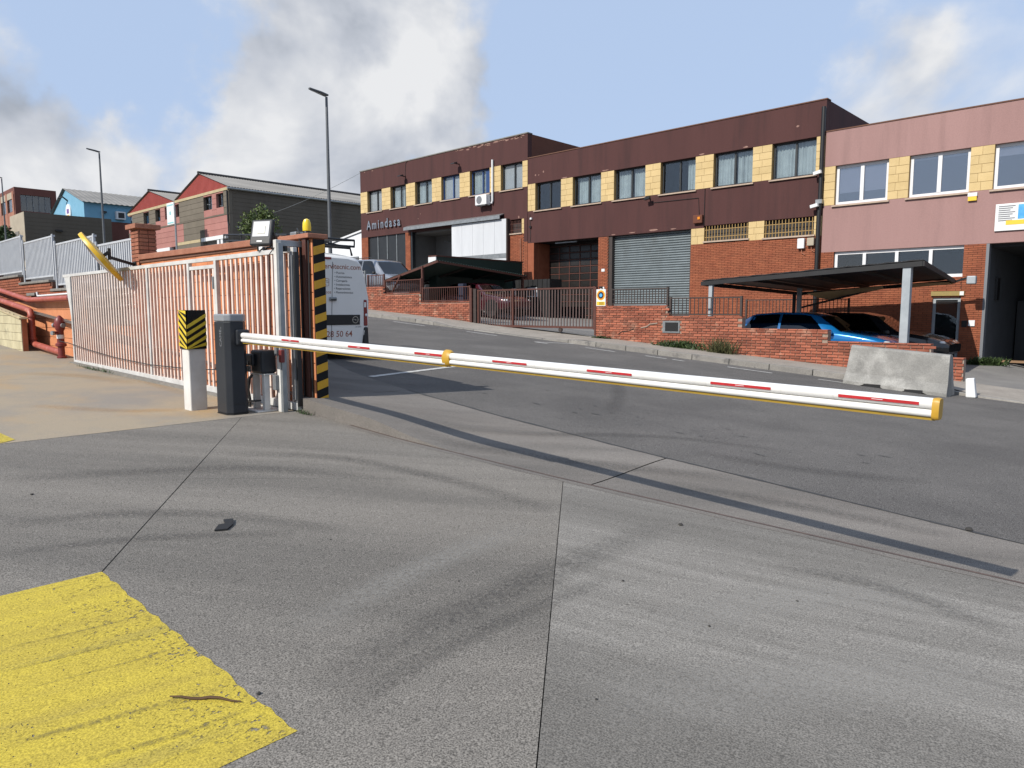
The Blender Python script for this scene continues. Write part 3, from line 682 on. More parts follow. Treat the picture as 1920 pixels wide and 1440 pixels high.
MB().box(X0w, X1w, WY - .02, WY + .012, 2.36, 2.40).build('coping_joint', 'mortar_dark', wall)

# end pillar with the hazard board
pil = thing('gate_pillar', 'orange wall end pillar carrying a yellow and black striped board', 'pillar', (-7.8, WY + .1, .36))
MB().box(-8.16, -7.53, WY + .012, WY + .165, -.3, 2.40).build('core', 'mortar_orange', pil)
for r in range(10):
    z0 = .30 + r * .21; z1 = min(z0 + .202, 2.40)
    for a, b in (((-8.16, -7.83), (-7.826, -7.53)) if r % 2 else ((-8.16, -7.98), (-7.976, -7.53))):
        link('block', piece_mesh('block', b - a, .03, z1 - z0, 'orange_paint', .003), None, pil, ((a + b) / 2, WY + .015, (z0 + z1) / 2))
MB().box(-7.53, -7.518, WY + .002, WY + .163, -.2, 2.40).build('end_face', 'orange_dark', pil)
MB().box(-8.27, -7.50, WY - .07, WY + .20, 2.40, 2.455).build('coping', 'terracotta', pil, bevel=.008)
MB().box(-7.68, -7.60, WY - .045, WY, .40, 2.40).build('channel', 'rail_brown', pil, bevel=.004)
MB().box(-7.775, -7.735, WY - .03, WY, .42, 2.38).build('channel', 'rail_dark', pil, bevel=.004)
MB().tube([(-7.57, WY - .02, .45), (-7.57, WY - .02, .9), (-7.57, WY - .03, 1.3), (-7.57, WY - .02, 2.38)], .012, 8).build('conduit', 'cable', pil, smooth=True)
# hazard board: backing and ten slanted yellow bands
by0, by1, bx = WY + .005, WY + .155, -7.505
board = MB().box(-7.518, bx, by0, by1, .47, 2.39).build('hazard_board', 'hazard_black', pil)
for k in range(10):
    z = .40 + k * .2; sl_ = .045
    q = [(by0, z), (by1, z + sl_), (by1, z + sl_ + .098), (by0, z + .098)]
    q = [(y, min(max(zz_, .47), 2.39)) for y, zz_ in q]
    if q[2][1] - q[0][1] > .02: MB().prism([(bx, y, z_) for y, z_ in q], (.003, 0, 0)).build('yellow_band', 'hazard_yellow', board)
# beacon
bea = thing('warning_beacon', 'yellow domed warning beacon on top of the gate pillar', 'beacon', (-7.80, WY + .1, 2.455))
pos = Vector((-7.80, WY + .1, 2.455))
MB().lathe([(.045, 0), (.045, .05), (.04, .06)], pos, n=16).build('base', 'plastic_black', bea, smooth=True)
MB().lathe([(.05, .055), (.052, .10), (.048, .15), (.036, .185), (.012, .20)], pos, n=16).build('lens', 'beacon', bea, smooth=True)
MB().box(-8.07, -7.93, WY + .02, WY + .16, 2.455, 2.51).build('junction_box', 'galvanised', bea, bevel=.012)
MB().tube([(-7.98, WY + .09, 2.50), (-7.92, WY + .04, 2.545), (-7.85, WY, 2.53), (-7.72, WY - .05, 2.47), (-7.70, WY - .06, 2.2), (-7.70, WY - .055, .5)], .008, 6).build('cable', 'cable', bea, smooth=True)

# ------------------------------------------------------------------ sliding gate (slid open in front of the wall)
GY = 4.33; GX0, GX1 = -16.45, -7.62
gate = thing('sliding_gate', 'long white barred sliding gate with a wicket door, slid open along the orange wall', 'gate', (-12, GY, .4))
zb = lambda x: lerp((x - GX0) / (GX1 - GX0), .50, .40)
ZT = 2.235
def sloped(x0, x1, dy, z0, z1, name='rail', m='white_metal', par=None):
    MB().hexa([(x0, GY - dy, zb(x0) + z0), (x1, GY - dy, zb(x1) + z0), (x1, GY + dy, zb(x1) + z0), (x0, GY + dy, zb(x0) + z0)],
              [(x0, GY - dy, zb(x0) + z1), (x1, GY - dy, zb(x1) + z1), (x1, GY + dy, zb(x1) + z1), (x0, GY + dy, zb(x0) + z1)]).build(name, m, par or gate, bevel=.004)
sloped(GX0, GX1, .03, -.03, .06, 'bottom_rail')
MB().box(GX0 - .45, GX1, GY - .025, GY + .025, ZT, ZT + .055).build('top_rail', 'white_metal', gate, bevel=.004)
MB().prism([(GX0 - .33, GY - .02, ZT), (GX0, GY - .02, ZT), (GX0, GY - .02, 1.35)], (0, .04, 0)).build('end_gusset', 'white_metal', gate)
posts = [GX0 + .03, -12.25, -10.62, -9.72, GX1 - .03]
for i, x in enumerate(posts):
    MB().box(x - .035, x + .035, GY - .028, GY + .028, zb(x) + .06, ZT).build('post', 'white_metal' if i < 4 else 'grey_metal', gate, bevel=.004)
barm = {}
x = GX0 + .15
while x < GX1 - .1:
    if all(abs(x - p) > .06 for p in posts):
        z0, z1 = zb(x) + .055, (ZT - .09 if -10.58 < x < -9.75 else ZT + .002); h = round(z1 - z0, 2)
        if h not in barm:
            b_ = MB().box(-.021, .021, -.012, .012, -h / 2, h / 2); barm[h] = b_.mesh('bar'); barm[h].materials.append(M['bar_bounce_tint'])
        link('bar', barm[h], None, gate, (x, GY, (z0 + z1) / 2))
    x += .138
wd = MB().box(-10.58, -9.76, GY - .02, GY + .02, ZT - .10, ZT - .05).build('wicket_rail', 'white_metal', gate, bevel=.003)
MB().box(-9.79, -9.75, GY - .045, GY - .02, 1.85, 2.02).build('wicket_lock', 'grey_metal', gate, bevel=.004)
MB().box(GX1, GX1 + .035, GY - .03, GY + .03, .42, ZT).build('rubber_strip', 'plastic_black', gate, bevel=.006)
MB().box(GX1 - .07, GX1 - .004, GY - .045, GY - .031, .50, 2.2).build('stile_cover', 'grey_metal', gate)
for x in (-9.5, -8.55):
    MB().box(x - .02, x + .02, GY - .05, GY - .031, .62, .66).build('hinge', 'grey_metal', gate)
struct(MB().hexa([(GX0, GY - .12, zyard(GX0) - .1), (-7.9, GY - .12, zyard(-7.9) - .1), (-7.9, GY + .14, zyard(-7.9) - .1), (GX0, GY + .14, zyard(GX0) - .1)],
                 [(GX0, GY - .12, zyard(GX0) + .012), (-7.9, GY - .12, zyard(-7.9) + .012), (-7.9, GY + .14, zyard(-7.9) + .012), (GX0, GY + .14, zyard(GX0) + .012)]).build('gate_track', 'stone_grey'))
# guide frame the gate runs through
gf = thing('gate_guide', 'grey steel guide frame with white post holding the sliding gate upright', 'gate guide', (-7.72, 4.17, .35))
MB().box(-7.76, -7.69, 4.13, 4.20, zyard(-7.7), 2.37).build('post', 'post_white', gf, bevel=.006)
MB().box(-7.755, -7.695, 4.20, WY, 2.30, 2.37).build('arm', 'galvanised', gf, bevel=.005)
MB().box(-7.69, -7.655, 4.14, 4.20, .36, 2.33).build('side_channel', 'galvanised', gf, bevel=.003)
MB().cyl((-7.725, 4.26, 2.24), (-7.725, 4.26, 2.31), .03, 12).build('roller', 'plastic_black', gf, smooth=True)
MB().cyl((-7.725, 4.40, 2.24), (-7.725, 4.40, 2.31), .03, 12).build('roller', 'plastic_black', gf, smooth=True)
MB().box(-7.80, -7.72, 4.085, 4.13, .62, .80).build('limit_box', 'grey_metal', gf, bevel=.008)
MB().box(-7.755, -7.70, 4.095, 4.13, 1.03, 1.20).build('photocell', 'grey_metal', gf, bevel=.006)
MB().box(-7.68, -7.62, 4.11, 4.16, .95, 1.10).build('photocell_eye', 'hydrant_red', gf, bevel=.01)
MB().tube([(-7.73, 4.13, 2.28), (-7.80, 4.10, 2.2), (-7.78, 4.08, 1.6), (-7.80, 4.08, 1.15)], .006, 6).build('cable', 'cable', gf, smooth=True)
wb = MB().box(-8.06, -7.96, GY + .06, WY, 2.24, 2.33).build('white_box', 'sign_white', gf, bevel=.006)
# motor on its stand
mo = thing('gate_motor', 'dark gate motor on a white stand beside the sliding gate', 'gate motor', (-7.95, 4.06, .36))
zg = zyard(-7.95)
MB().box(-8.30, -7.82, 3.90, 4.22, zg, zg + .02).build('base_plate', 'post_white', mo, bevel=.004)
for xa in (-8.10, -7.86):
    MB().box(xa - .03, xa + .03, 4.00, 4.07, zg + .02, .80).build('leg', 'post_white', mo, bevel=.005)
MB().box(-8.14, -7.80, 3.99, 4.14, .80, .815).build('shelf', 'white_metal', mo)
mo_b = MB().box(-8.10, -7.82, 3.97, 4.16, .815, 1.09).build('housing', 'plastic_dark', mo, bevel=.025)
MB().box(-8.16, -7.98, 3.93, 3.975, .90, 1.045).build('front_cover', 'plastic_dark', mo, bevel=.02)
MB().box(-8.12, -8.04, 3.925, 3.95, .83, .90).build('release_box', 'stone_grey', mo, bevel=.006)
MB().cyl((-8.10, 3.935, .935), (-8.10, 3.915, .935), .022, 14).build('lock', 'beige', mo, smooth=True)
for k, dx in enumerate((0, .03, .055)):
    MB().tube([(-8.12 + dx, 4.02, .81), (-8.2 + dx * .6, 3.99, .74), (-8.24 + dx, 3.98, .6), (-8.22 + dx * .5, 4.0, .48), (-8.30 + dx, 4.02, .385)], .012, 7).build('cable', 'cable', mo, smooth=True)
MB().tube([(-7.86, 3.96, .50), (-7.95, 3.96, .49), (-8.14, 3.97, .47), (-8.2, 3.99, .46)], .012, 7).build('cable', 'cable', mo, smooth=True)
# slack cable along the gate
pts = [(-17.05, 4.20, .93), (-16.5, 4.24, .90), (-15.2, 4.26, .80), (-13.8, 4.27, .72), (-12.2, 4.27, .68), (-10.6, 4.27, .70), (-9.2, 4.2, .77), (-8.2, 4.02, .83)]
tag(MB().tube(pts, .008, 6).build('cable', 'cable', smooth=True), 'thin dark cable hanging slack in front of the white sliding gate', 'cable')
# floodlight
fl = thing('floodlight', 'square dark floodlight on a bracket above the white gate', 'floodlight', (-8.35, 4.36, 2.28))
c = PY(491, 436, 4.30); ang = R(28); rt = Matrix.Translation(c) @ Matrix.Rotation(ang, 4, 'Z') @ Matrix.Rotation(R(-14), 4, 'X')
def rbox(x0, x1, y0, y1, z0, z1, name, m, bev=.006, par=fl, mt=rt):
    b_ = MB().box(x0, x1, y0, y1, z0, z1); b_.v = [tuple(mt @ Vector(v)) for v in b_.v]; return b_.build(name, m, par, bevel=bev)
rbox(-.15, .15, -.02, .045, -.165, .165, 'body', 'plastic_dark', .02)
rbox(-.115, .115, -.026, -.018, -.06, .135, 'reflector', 'led_white', .004)
rbox(-.045, .06, -.032, -.026, -.02, .075, 'led_chip', 'led_chip', 0)
rbox(-.045, .03, -.0225, -.0195, -.125, -.108, 'maker_mark', 'sign_white', 0)
for q in range(5): rbox(-.13 + q * .055, -.115 + q * .055, .045, .085, -.13, .13, 'cooling_fin', 'plastic_black', 0)
zt_ = ZT + .055
MB().tube([(c.x - .17, c.y + .02, c.z), (c.x - .19, c.y + .04, c.z - .22), (c.x - .06, c.y + .05, 2.33), (c.x - .02, c.y + .03, 2.29)], .012, 6).build('bracket', 'plastic_black', fl, smooth=True)
MB().tube([(c.x + .13, c.y + .1, c.z), (c.x + .13, c.y + .1, c.z - .2), (c.x + .02, c.y + .06, 2.33), (c.x - .02, c.y + .03, 2.29)], .012, 6).build('bracket', 'plastic_black', fl, smooth=True)
MB().tube([(c.x + .06, c.y + .06, c.z - .15), (c.x + .1, c.y + .05, 2.34), (c.x + .25, c.y + .05, 2.31), (c.x + .5, c.y + .05, 2.33)], .008, 6).build('cable', 'cable', fl, smooth=True)
MB().box(c.x - .32, c.x - .2, 4.40, WY, 2.255, 2.36).build('junction_box', 'sign_white', fl, bevel=.006)
MB().box(c.x - .45, c.x + .5, GY + .05, GY + .10, 2.27, 2.305).build('mount_bar', 'white_metal', fl, bevel=.003)

# ------------------------------------------------------------------ white bollard with hazard wrap
bx0, by_ = -8.62, 3.52; zg = zyard(bx0)
bo = thing('hazard_bollard', 'square white concrete bollard wrapped in yellow and black chevrons at its top', 'bollard', (bx0, by_, zg))
MB().hexa([(bx0 - .10, by_ - .10, zg - .05), (bx0 + .10, by_ - .10, zg - .05), (bx0 + .10, by_ + .10, zg - .05), (bx0 - .10, by_ + .10, zg - .05)],
          [(bx0 - .10, by_ - .10, 1.50), (bx0 + .10, by_ - .10, 1.50), (bx0 + .10, by_ + .10, 1.50), (bx0 - .10, by_ + .10, 1.50)]).build('post', 'post_white', bo, bevel=.012)
w_ = .113; zl, zh = 1.10, 1.56
wrap = MB()
for a, b in (((-w_, -w_), (w_, -w_)), ((w_, -w_), (w_, w_)), ((w_, w_), (-w_, w_)), ((-w_, w_), (-w_, -w_))):
    wrap.prism([(bx0 + a[0], by_ + a[1], zl), (bx0 + b[0], by_ + b[1], zl), (bx0 + b[0], by_ + b[1], zh), (bx0 + a[0], by_ + a[1], zh)], ((-a[1] + b[1]) * -.04, (a[0] - b[0]) * -.04, 0))
wr = wrap.build('corner_guard', 'hazard_black', bo)
for face in ('-y', '+x'):
    for k in range(7):
        z = zl - .10 + k * .085; d = .14
        ua, ub = -w_, w_
        za, zb_ = (z + d, z) if face == '-y' else (z, z + d)
        q = [(ua, za), (ub, zb_), (ub, zb_ + .042), (ua, za + .042)]
        # clip to the guard and leave the black upper inner corner bare
        q = [(u, min(max(v, zl), zh - (.0 if (face == '-y') == (u < 0) else .0))) for u, v in q]
        if max(v for u, v in q) - min(v for u, v in q) < .02: continue
        if face == '+x' and k > 4: continue
        if face == '-y': MB().prism([(bx0 + u, by_ - w_ - .0055, v) for u, v in q], (0, -.003, 0)).build('yellow_stripe', 'hazard_lemon', wr)
        else: MB().prism([(bx0 + w_ + .0095, by_ + u, v) for u, v in q], (.003, 0, 0)).build('yellow_stripe', 'hazard_lemon', wr)

# ------------------------------------------------------------------ boom barrier
bx_, by_ = -8.02, 3.70; zg = zyard(bx_)
br = thing('boom_barrier', 'road barrier with dark grey cabinet and a long lowered white boom', 'barrier', (bx_, by_, zg))
def octo(hx, hy, c_): return [(-hx + c_, -hy), (hx - c_, -hy), (hx, -hy + c_), (hx, hy - c_), (hx - c_, hy), (-hx + c_, hy), (-hx, hy - c_), (-hx, -hy + c_)]
base = octo(.175, .13, .055)
MB().prism([(bx_ + x * 1.02, by_ + y * 1.02, zg) for x, y in base], (0, 0, .015)).build('base_plate', 'plastic_black', br)
cab = MB().prism([(bx_ + x, by_ + y, zg + .015) for x, y in base], (0, 0, 1.05)).build('cabinet', 'cabinet_dark', br, bevel=.008)
MB().prism([(bx_ + x * 1.03, by_ + y * 1.03, zg + 1.067) for x, y in base], (0, 0, .085)).build('cap', 'cabinet_cap', br, bevel=.014)
MB().box(bx_ + .1765, bx_ + .179, by_ - .06, by_ + .06, zg + .12, zg + .13).build('door_seam', 'plastic_black', cab)
text('lettering', 'CAME', 'sign_grey', cab, Vector((bx_ + .06, by_ - .1305, zg + .78)), .075, '-y', ext=.001, rotz=R(90))
MB().prism([(bx_ + .045, by_ - .131, zg + .99), (bx_ + .055, by_ - .131, zg + .985), (bx_ + .065, by_ - .131, zg + .99), (bx_ + .055, by_ - .131, zg + 1.01)], (0, -.001, 0)).build('emblem', 'sign_grey', cab)
bs = Vector((-7.84, 3.76, 1.25)); bm_ = PY(843, 664, 3.73); be = PY(1756, 765, 3.68)
dirn = (be - bs).normalized()
MB().box(-7.87, -7.80, 3.68, 3.83, 1.16, 1.34).build('boom_bracket', 'cabinet_dark', br, bevel=.02)
def boom_section(a, b, w, h, name):
    # two stacked lobes with a groove between them
    prof = []
    for cz, hh in ((h * .19, h * .31), (-h * .25, h * .25)):
        pass
    n = 7; up = Vector((0, 0, 1)); side = dirn.cross(up).normalized(); up = side.cross(dirn).normalized(); ring = []
    for k in range(n + 1):
        t = math.pi * k / n; ring.append((w / 2 * math.sin(t) ** .6, h * .21 + h * .29 * math.cos(t)))
    for k in range(n + 1):
        t = math.pi * k / n; ring.append((w / 2 * math.sin(t) ** .6, -h * .29 + h * .21 * math.cos(t)))
    full = ring + [(-x, z) for x, z in reversed(ring)]
    vs = []; m = len(full)
    for p in (a, b): vs += [p + side * x + up * z for x, z in full]
    mb = MB().add(vs, [(i, (i + 1) % m, m + (i + 1) % m, m + i) for i in range(m)])
    mb.add([vs[i] for i in range(m)] , [tuple(range(m))]); mb.add([vs[m + i] for i in range(m)], [tuple(range(m))])
    o = mb.build(name, 'boom_white', br, smooth=True)
    e_ = MB(); uu = up; a2 = a - up * (h / 2 + .006); b2 = b - up * (h / 2 + .006)
    e_.beam(a2, b2, w * .45, .014).build('rubber_edge', 'rubber_edge', o)
    return o, side, up
p_c = bs + dirn * (bm_ - bs).length
b1, side, up = boom_section(bs, p_c, .082, .112, 'boom')
b2, _, _ = boom_section(p_c, be, .064, .090, 'boom')
cp = MB()
for t, s_ in ((-.03, 1.02), (-.02, 1.12), (.02, 1.12), (.045, .86)):
    pass
rings = [(-.035, 1.04), (-.028, 1.14), (.02, 1.14), (.045, .9)]
vs = []
for t, s_ in rings:
    for k in range(16):
        a_ = 2 * math.pi * k / 16; vs.append(p_c + dirn * t + side * (.043 * s_ * math.cos(a_)) + up * (.060 * s_ * math.sin(a_)))
fs = [(i * 16 + k, i * 16 + (k + 1) % 16, (i + 1) * 16 + (k + 1) % 16, (i + 1) * 16 + k) for i in range(3) for k in range(16)] + [tuple(range(16)), tuple(48 + k for k in range(16))]
MB().add(vs, fs).build('coupling', 'boom_yellow', br, smooth=True)
vs = []
for t, s_ in ((-.012, 1.06), (.004, 1.12), (.018, 1.05)):
    for k in range(16):
        a_ = 2 * math.pi * k / 16; c1, s1 = math.cos(a_), math.sin(a_)
        vs.append(be + dirn * t + side * (.033 * s_ * math.copysign(abs(c1) ** .5, c1)) + up * (.047 * s_ * math.copysign(abs(s1) ** .5, s1) - .004))
fs = [(i * 16 + k, i * 16 + (k + 1) % 16, (i + 1) * 16 + (k + 1) % 16, (i + 1) * 16 + k) for i in range(2) for k in range(16)] + [tuple(range(16)), tuple(32 + k for k in range(16))]
MB().add(vs, fs).build('end_cap', 'boom_yellow', br, smooth=True)
for (pxa, pxb) in ((537, 569), (661, 701), (785, 836), (929, 993), (1106, 1190), (1338, 1451), (1578, 1730)):
    def at(px):                             # point of the boom axis seen in this column
        lo, hi = bs.copy(), be.copy()
        for _ in range(40):
            mid = (lo + hi) / 2; v = mid - cam.location
            r_ = ray(px, 700); 
            if r_.x * v.y - r_.y * v.x > 0: lo = mid
            else: hi = mid
        return mid
    a_, b_ = at(pxa), at(pxb); first = (a_ - bs).length < (p_c - bs).length
    w, h = (.082, .112) if first else (.064, .090); prt = b1 if first else b2
    nn = -side if (-side).y < 0 else side
    off = nn * (w / 2 + .001) + up * (h * .20)
    q = [a_ + off - up * h * .09, b_ + off - up * h * .09, b_ + off + up * h * .07, a_ + off + up * h * .07]
    st_ = MB().prism(q, nn * .0015).build('red_sticker', 'sticker_red', prt)
    mid = (a_ + b_) / 2 + off + nn * .0016
    MB().prism([mid - dirn * .025 - up * h * .015, mid + dirn * .025 - up * h * .015, mid + dirn * .025 + up * h * .01, mid - dirn * .025 + up * h * .01], nn * .0008).build('sticker_mark', 'sign_white', prt)

# ------------------------------------------------------------------ brick pillar, mirror, fence, stepped wall
bp = thing('brick_pillar', 'slim red brick pillar with a capstone between white fence and orange wall', 'pillar', (-13.15, 4.62, .4))
pX0, pX1, pY0, pY1 = -13.36, -13.01, 4.47, 4.77
MB().box(pX0 + .012, pX1 - .012, pY0 + .012, pY1 - .012, .3, 2.94).build('core', 'mortar_dark', bp)
bm1 = piece_mesh('brick', .168, .03, .055, 'brick_pillar', .003); bm2 = piece_mesh('brick', .128, .03, .055, 'brick_pillar', .003); bm2.transform(Matrix.Rotation(R(90), 4, 'Z'))
z = 1.60; r = 0
while z < 2.92:
    for k in range(2):
        link('brick', bm1, None, bp, (pX0 + .087 + k * .176, pY0 + .015, z + .03))
        link('brick', bm1.copy() if False else bm2, None, bp, (pX1 - .013, pY0 + .032 + .066 + k * .136, z + .03))
    z += .066; r += 1
MB().box(pX0 - .06, pX1 + .06, pY0 - .06, pY1 + .06, 2.94, 3.02).build('capstone', 'terracotta', bp, bevel=.008)
MB().tube([(pX1 + .02, 4.45, 2.36), (pX1 + .05, 4.44, 2.34), (pX1 + .05, 4.44, 1.2)], .012, 6).build('conduit', 'orange_paint', bp, smooth=True)
# convex traffic mirror seen nearly edge-on
mc = PY(190, 482, 3.95); nrm = Vector((-.30, -.74, -.60)).normalized()
mi = thing('traffic_mirror', 'round yellow backed traffic mirror on a black arm from the brick pillar', 'traffic mirror', mc)
rq = nrm.to_track_quat('Z', 'Y').to_matrix().to_4x4(); rm_ = Matrix.Translation(mc) @ rq
def rl(prof, name, m, n=36):
    b_ = MB().lathe(prof, (0, 0, 0), n=n); b_.v = [tuple(rm_ @ Vector(v)) for v in b_.v]; return b_.build(name, m, mi, smooth=True)
rl([(.10, -.05), (.30, -.045), (.44, -.02), (.455, -.03), (.475, -.03), (.48, .0), (.475, .035), (.455, .035)], 'rim', 'mirror_yellow')
rl([(.452, .02), (.40, .045), (.25, .08), (.08, .095), (.01, .096)], 'mirror_face', 'mirror_glass')
bk = mc - nrm * .05
MB().beam(bk, bk - nrm * .10, .05).build('mount', 'plastic_black', mi)
ap = PY(213, 497, 3.95 + .09); ae = Vector((-13.2, 4.47, PY(253, 497, 4.47).z))
jn = bk - nrm * .10
MB().tube([jn + Vector((0, 0, .06)), jn - Vector((0, 0, .13))], .028, 10).build('clamp', 'plastic_black', mi, smooth=True)
MB().beam(jn - Vector((0, 0, .09)), ae, .045).build('arm', 'plastic_black', mi)
MB().box(ae.x - .06, ae.x + .06, ae.y - .015, ae.y, ae.z - .06, ae.z + .06).build('wall_plate', 'plastic_black', mi)
# white fence panels stepping up the hill
FY = 4.80
specs = [(-13.42, -16.25, 1.98, 2.89), (-16.33, -19.2, 2.14, 3.10), (-19.3, -22.1, 2.36, 3.31), (-22.2, -25.2, 2.57, 3.51), (-25.3, -28.2, 2.78, 3.72)]
where = ['white barred fence panel touching the brick pillar', 'white barred fence panel second from the brick pillar, behind the traffic mirror', 'white barred fence panel third from the brick pillar', 'white barred fence panel fourth from the brick pillar, above the red pipes', 'white barred fence panel fifth from the brick pillar, highest up the hill']
fb = MB().box(-.03, .03, -.012, .012, -.44, .44).mesh('bar'); fb.materials.append(M['fence_white'])
for (xa, xb, z0, z1), lab in zip(specs, where):
    f = thing('fence_panel', lab, 'fence', ((xa + xb) / 2, FY, z0), 'white fence panels along the street')
    MB().box(xb, xa, FY - .02, FY + .02, z1 - .04, z1).build('top_rail', 'fence_white', f, bevel=.004)
    MB().box(xb, xa, FY - .02, FY + .02, z0, z0 + .04).build('bottom_rail', 'fence_white', f, bevel=.004)
    MB().box(xb + .0, xb + .06, FY - .05, FY - .021, z0 - .1, z1 + .06).build('post', 'fence_white', f, bevel=.005)
    MB().box(xa - .06, xa, FY - .05, FY - .021, z0 - .1, z1 + .02).build('post', 'fence_white', f, bevel=.005)
    x = xa - .08
    while x > xb + .05:
        o = link('bar', fb, None, f, (x, FY, (z0 + z1) / 2)); o.scale.z = (z1 - z0 - .06) / .88; x -= .118
# stepped brick wall under the fence
sw = thing('stepped_wall', 'brick wall with orange base and grey capstones stepping up under the white fence', 'wall', (-20, FY, .5))
segs = [(-13.4, -16.3, 1.86), (-16.3, -19.25, 2.00), (-19.25, -22.15, 2.22), (-22.15, -25.2, 2.43), (-25.2, -30, 2.66)]
for xa, xb, zt in segs:
    MB().box(xb, xa, FY - .11, FY + .12, .1, zt).build('core', 'mortar_dark', sw)
    c0 = xb
    while c0 < xa - .05:
        c1 = min(c0 + .95, xa); MB().box(c0 + .01, c1 - .01, FY - .17, FY + .16, zt, zt + .06).build('capstone', 'stone_grey', sw, bevel=.012); c0 = c1
MB().prism([(-90, FY - .11, .1), (-30, FY - .11, .1), (-30, FY - .11, 2.75), (-90, FY - .11, 7.1)], (0, .23, 0)).build('hill_wall', 'brick_wall_red', sw)
step = lambda x: next((z_ for a, b, z_ in segs if b <= x <= a), 1.86)
bricks(sw, -27, -16.5, FY - .135, lambda x: 1.80, lambda x: step(x) - .01, 'brick_wall_red', limit=150, dep=.026)
xo = -30.
r = 0
for r in range(8):
    z0 = .32 + r * .21; z1 = min(z0 + .202, 1.79); x = -22.4 - (.2 if r % 2 else 0)
    while x < -13.4:
        a, b = max(x, -22.4), min(x + .398, -13.4)
        if b - a > .06: link('block', piece_mesh('block', b - a, .03, z1 - z0, 'orange_paint', .003), None, sw, ((a + b) / 2, FY - .16, (z0 + z1) / 2))
        x += .402
MB().box(-30, -22.4, FY - .175, FY - .11, .3, 1.79).build('base', 'orange_paint', sw)
MB().box(-16.3, -13.4, FY - .21, FY - .175, 1.30, 1.86).build('rendered_panel', 'stone_grey', sw)
MB().tube([(-16.9, FY - .2, 1.93), (-18.3, FY - .2, 1.92), (-20.2, FY - .2, 1.91), (-20.25, FY - .2, 2.0)], .022, 8).build('white_conduit', 'sign_white', sw, smooth=True)
MB().box(-21.1, -20.35, FY - .24, FY - .14, 1.92, 1.99).build('ledge', 'stone_grey', sw, bevel=.01)
hr = thing('handrail', 'short white double handrail fixed to the wall behind the white sliding gate', 'handrail', (-15, FY - .25, 1.5))
for z in (1.63, 1.83): MB().tube([(-16.2, FY - .27, z), (-15, FY - .27, z), (-13.7, FY - .27, z + .03), (-13.62, FY - .22, z + .03)], .018, 8).build('rail', 'white_metal', hr, smooth=True)
for x in (-15.9, -14.9, -13.9): MB().box(x - .012, x + .012, FY - .27, FY - .21, 1.6, 1.86).build('bracket', 'white_metal', hr)
# fire pipes and hydrant
fp = thing('fire_pipe', 'thick red fire pipe bending along the stepped orange wall', 'pipe', (-20, 4.5, .6))
PYY = 4.46
MB().tube([(-26, PYY, 2.38), (-23.3, PYY, 2.10), (-20.8, PYY, 1.85), (-20.4, PYY, 1.815), (-18.5, PYY, 1.815), (-16.95, PYY, 1.82)], .062, 14).build('upper_run', 'pipe_red', fp, smooth=True)
MB().cyl((-17.0, PYY, 1.82), (-16.85, PYY, 1.82), .085, 14).build('flange', 'hydrant_red', fp, smooth=True)
MB().tube([(-26, PYY - .12, 2.15), (-23.4, PYY - .12, 1.88), (-20.1, PYY - .12, 1.585), (-19.84, PYY - .12, 1.55), (-19.75, PYY - .12, 1.45), (-19.75, PYY - .12, .88), (-19.68, PYY - .12, .80), (-19.5, PYY - .12, .77), (-17.45, PYY - .12, .66)], .07, 14).build('lower_run', 'pipe_red', fp, smooth=True)
for z in (1.42, .9): MB().cyl((-19.75, PYY - .12, z - .02), (-19.75, PYY - .12, z + .02), .088, 14).build('flange', 'pipe_red', fp, smooth=True)
hx, hy = -17.45, PYY - .12; hz = zyard(hx)
hy_ = thing('fire_hydrant', 'dark red standing fire hydrant with side outlets beside the white gate', 'hydrant', (hx, hy, hz))
MB().lathe([(.09, 0), (.09, .04), (.065, .05), (.065, .24), (.105, .26), (.105, .31), (.07, .33), (.065, .58), (.08, .60), (.095, .64), (.10, .76), (.085, .84), (.045, .88), (.02, .91)], (hx, hy, hz), n=20).build('barrel', 'hydrant_red', hy_, smooth=True)
MB().lathe([(.0715, .42), (.0715, .50)], (hx, hy, hz), n=20).build('band', 'sign_white', hy_, smooth=True)
for d_, z_ in (((-.9, -.4, 0), .70), ((.35, -.9, 0), .54), ((.9, .1, 0), .70)):
    d_ = Vector(d_).normalized(); a_ = Vector((hx, hy, hz + z_))
    MB().cyl(a_, a_ + d_ * .15, .038, 12).build('outlet', 'hydrant_red', hy_, smooth=True)
    MB().cyl(a_ + d_ * .15, a_ + d_ * .19, .047, 12).build('outlet_cap', 'galvanised', hy_, smooth=True)
tag(MB().box(-17.60, -17.38, FY - .185, FY - .176, 1.25, 1.70).build('hydrant_sign', 'sign_white'), 'small red and white hydrant sign on the orange wall', 'sign')
o = bpy.data.objects['hydrant_sign']; MB().box(-17.60, -17.38, FY - .188, FY - .1852, 1.50, 1.70).build('red_field', 'sticker_red', o)
MB().tube([(-16.83, 4.55, 1.75), (-16.8, 4.55, 1.2), (-16.75, 4.55, .5)], .03, 8).build('down_pipe', 'grey_metal', fp, smooth=True)
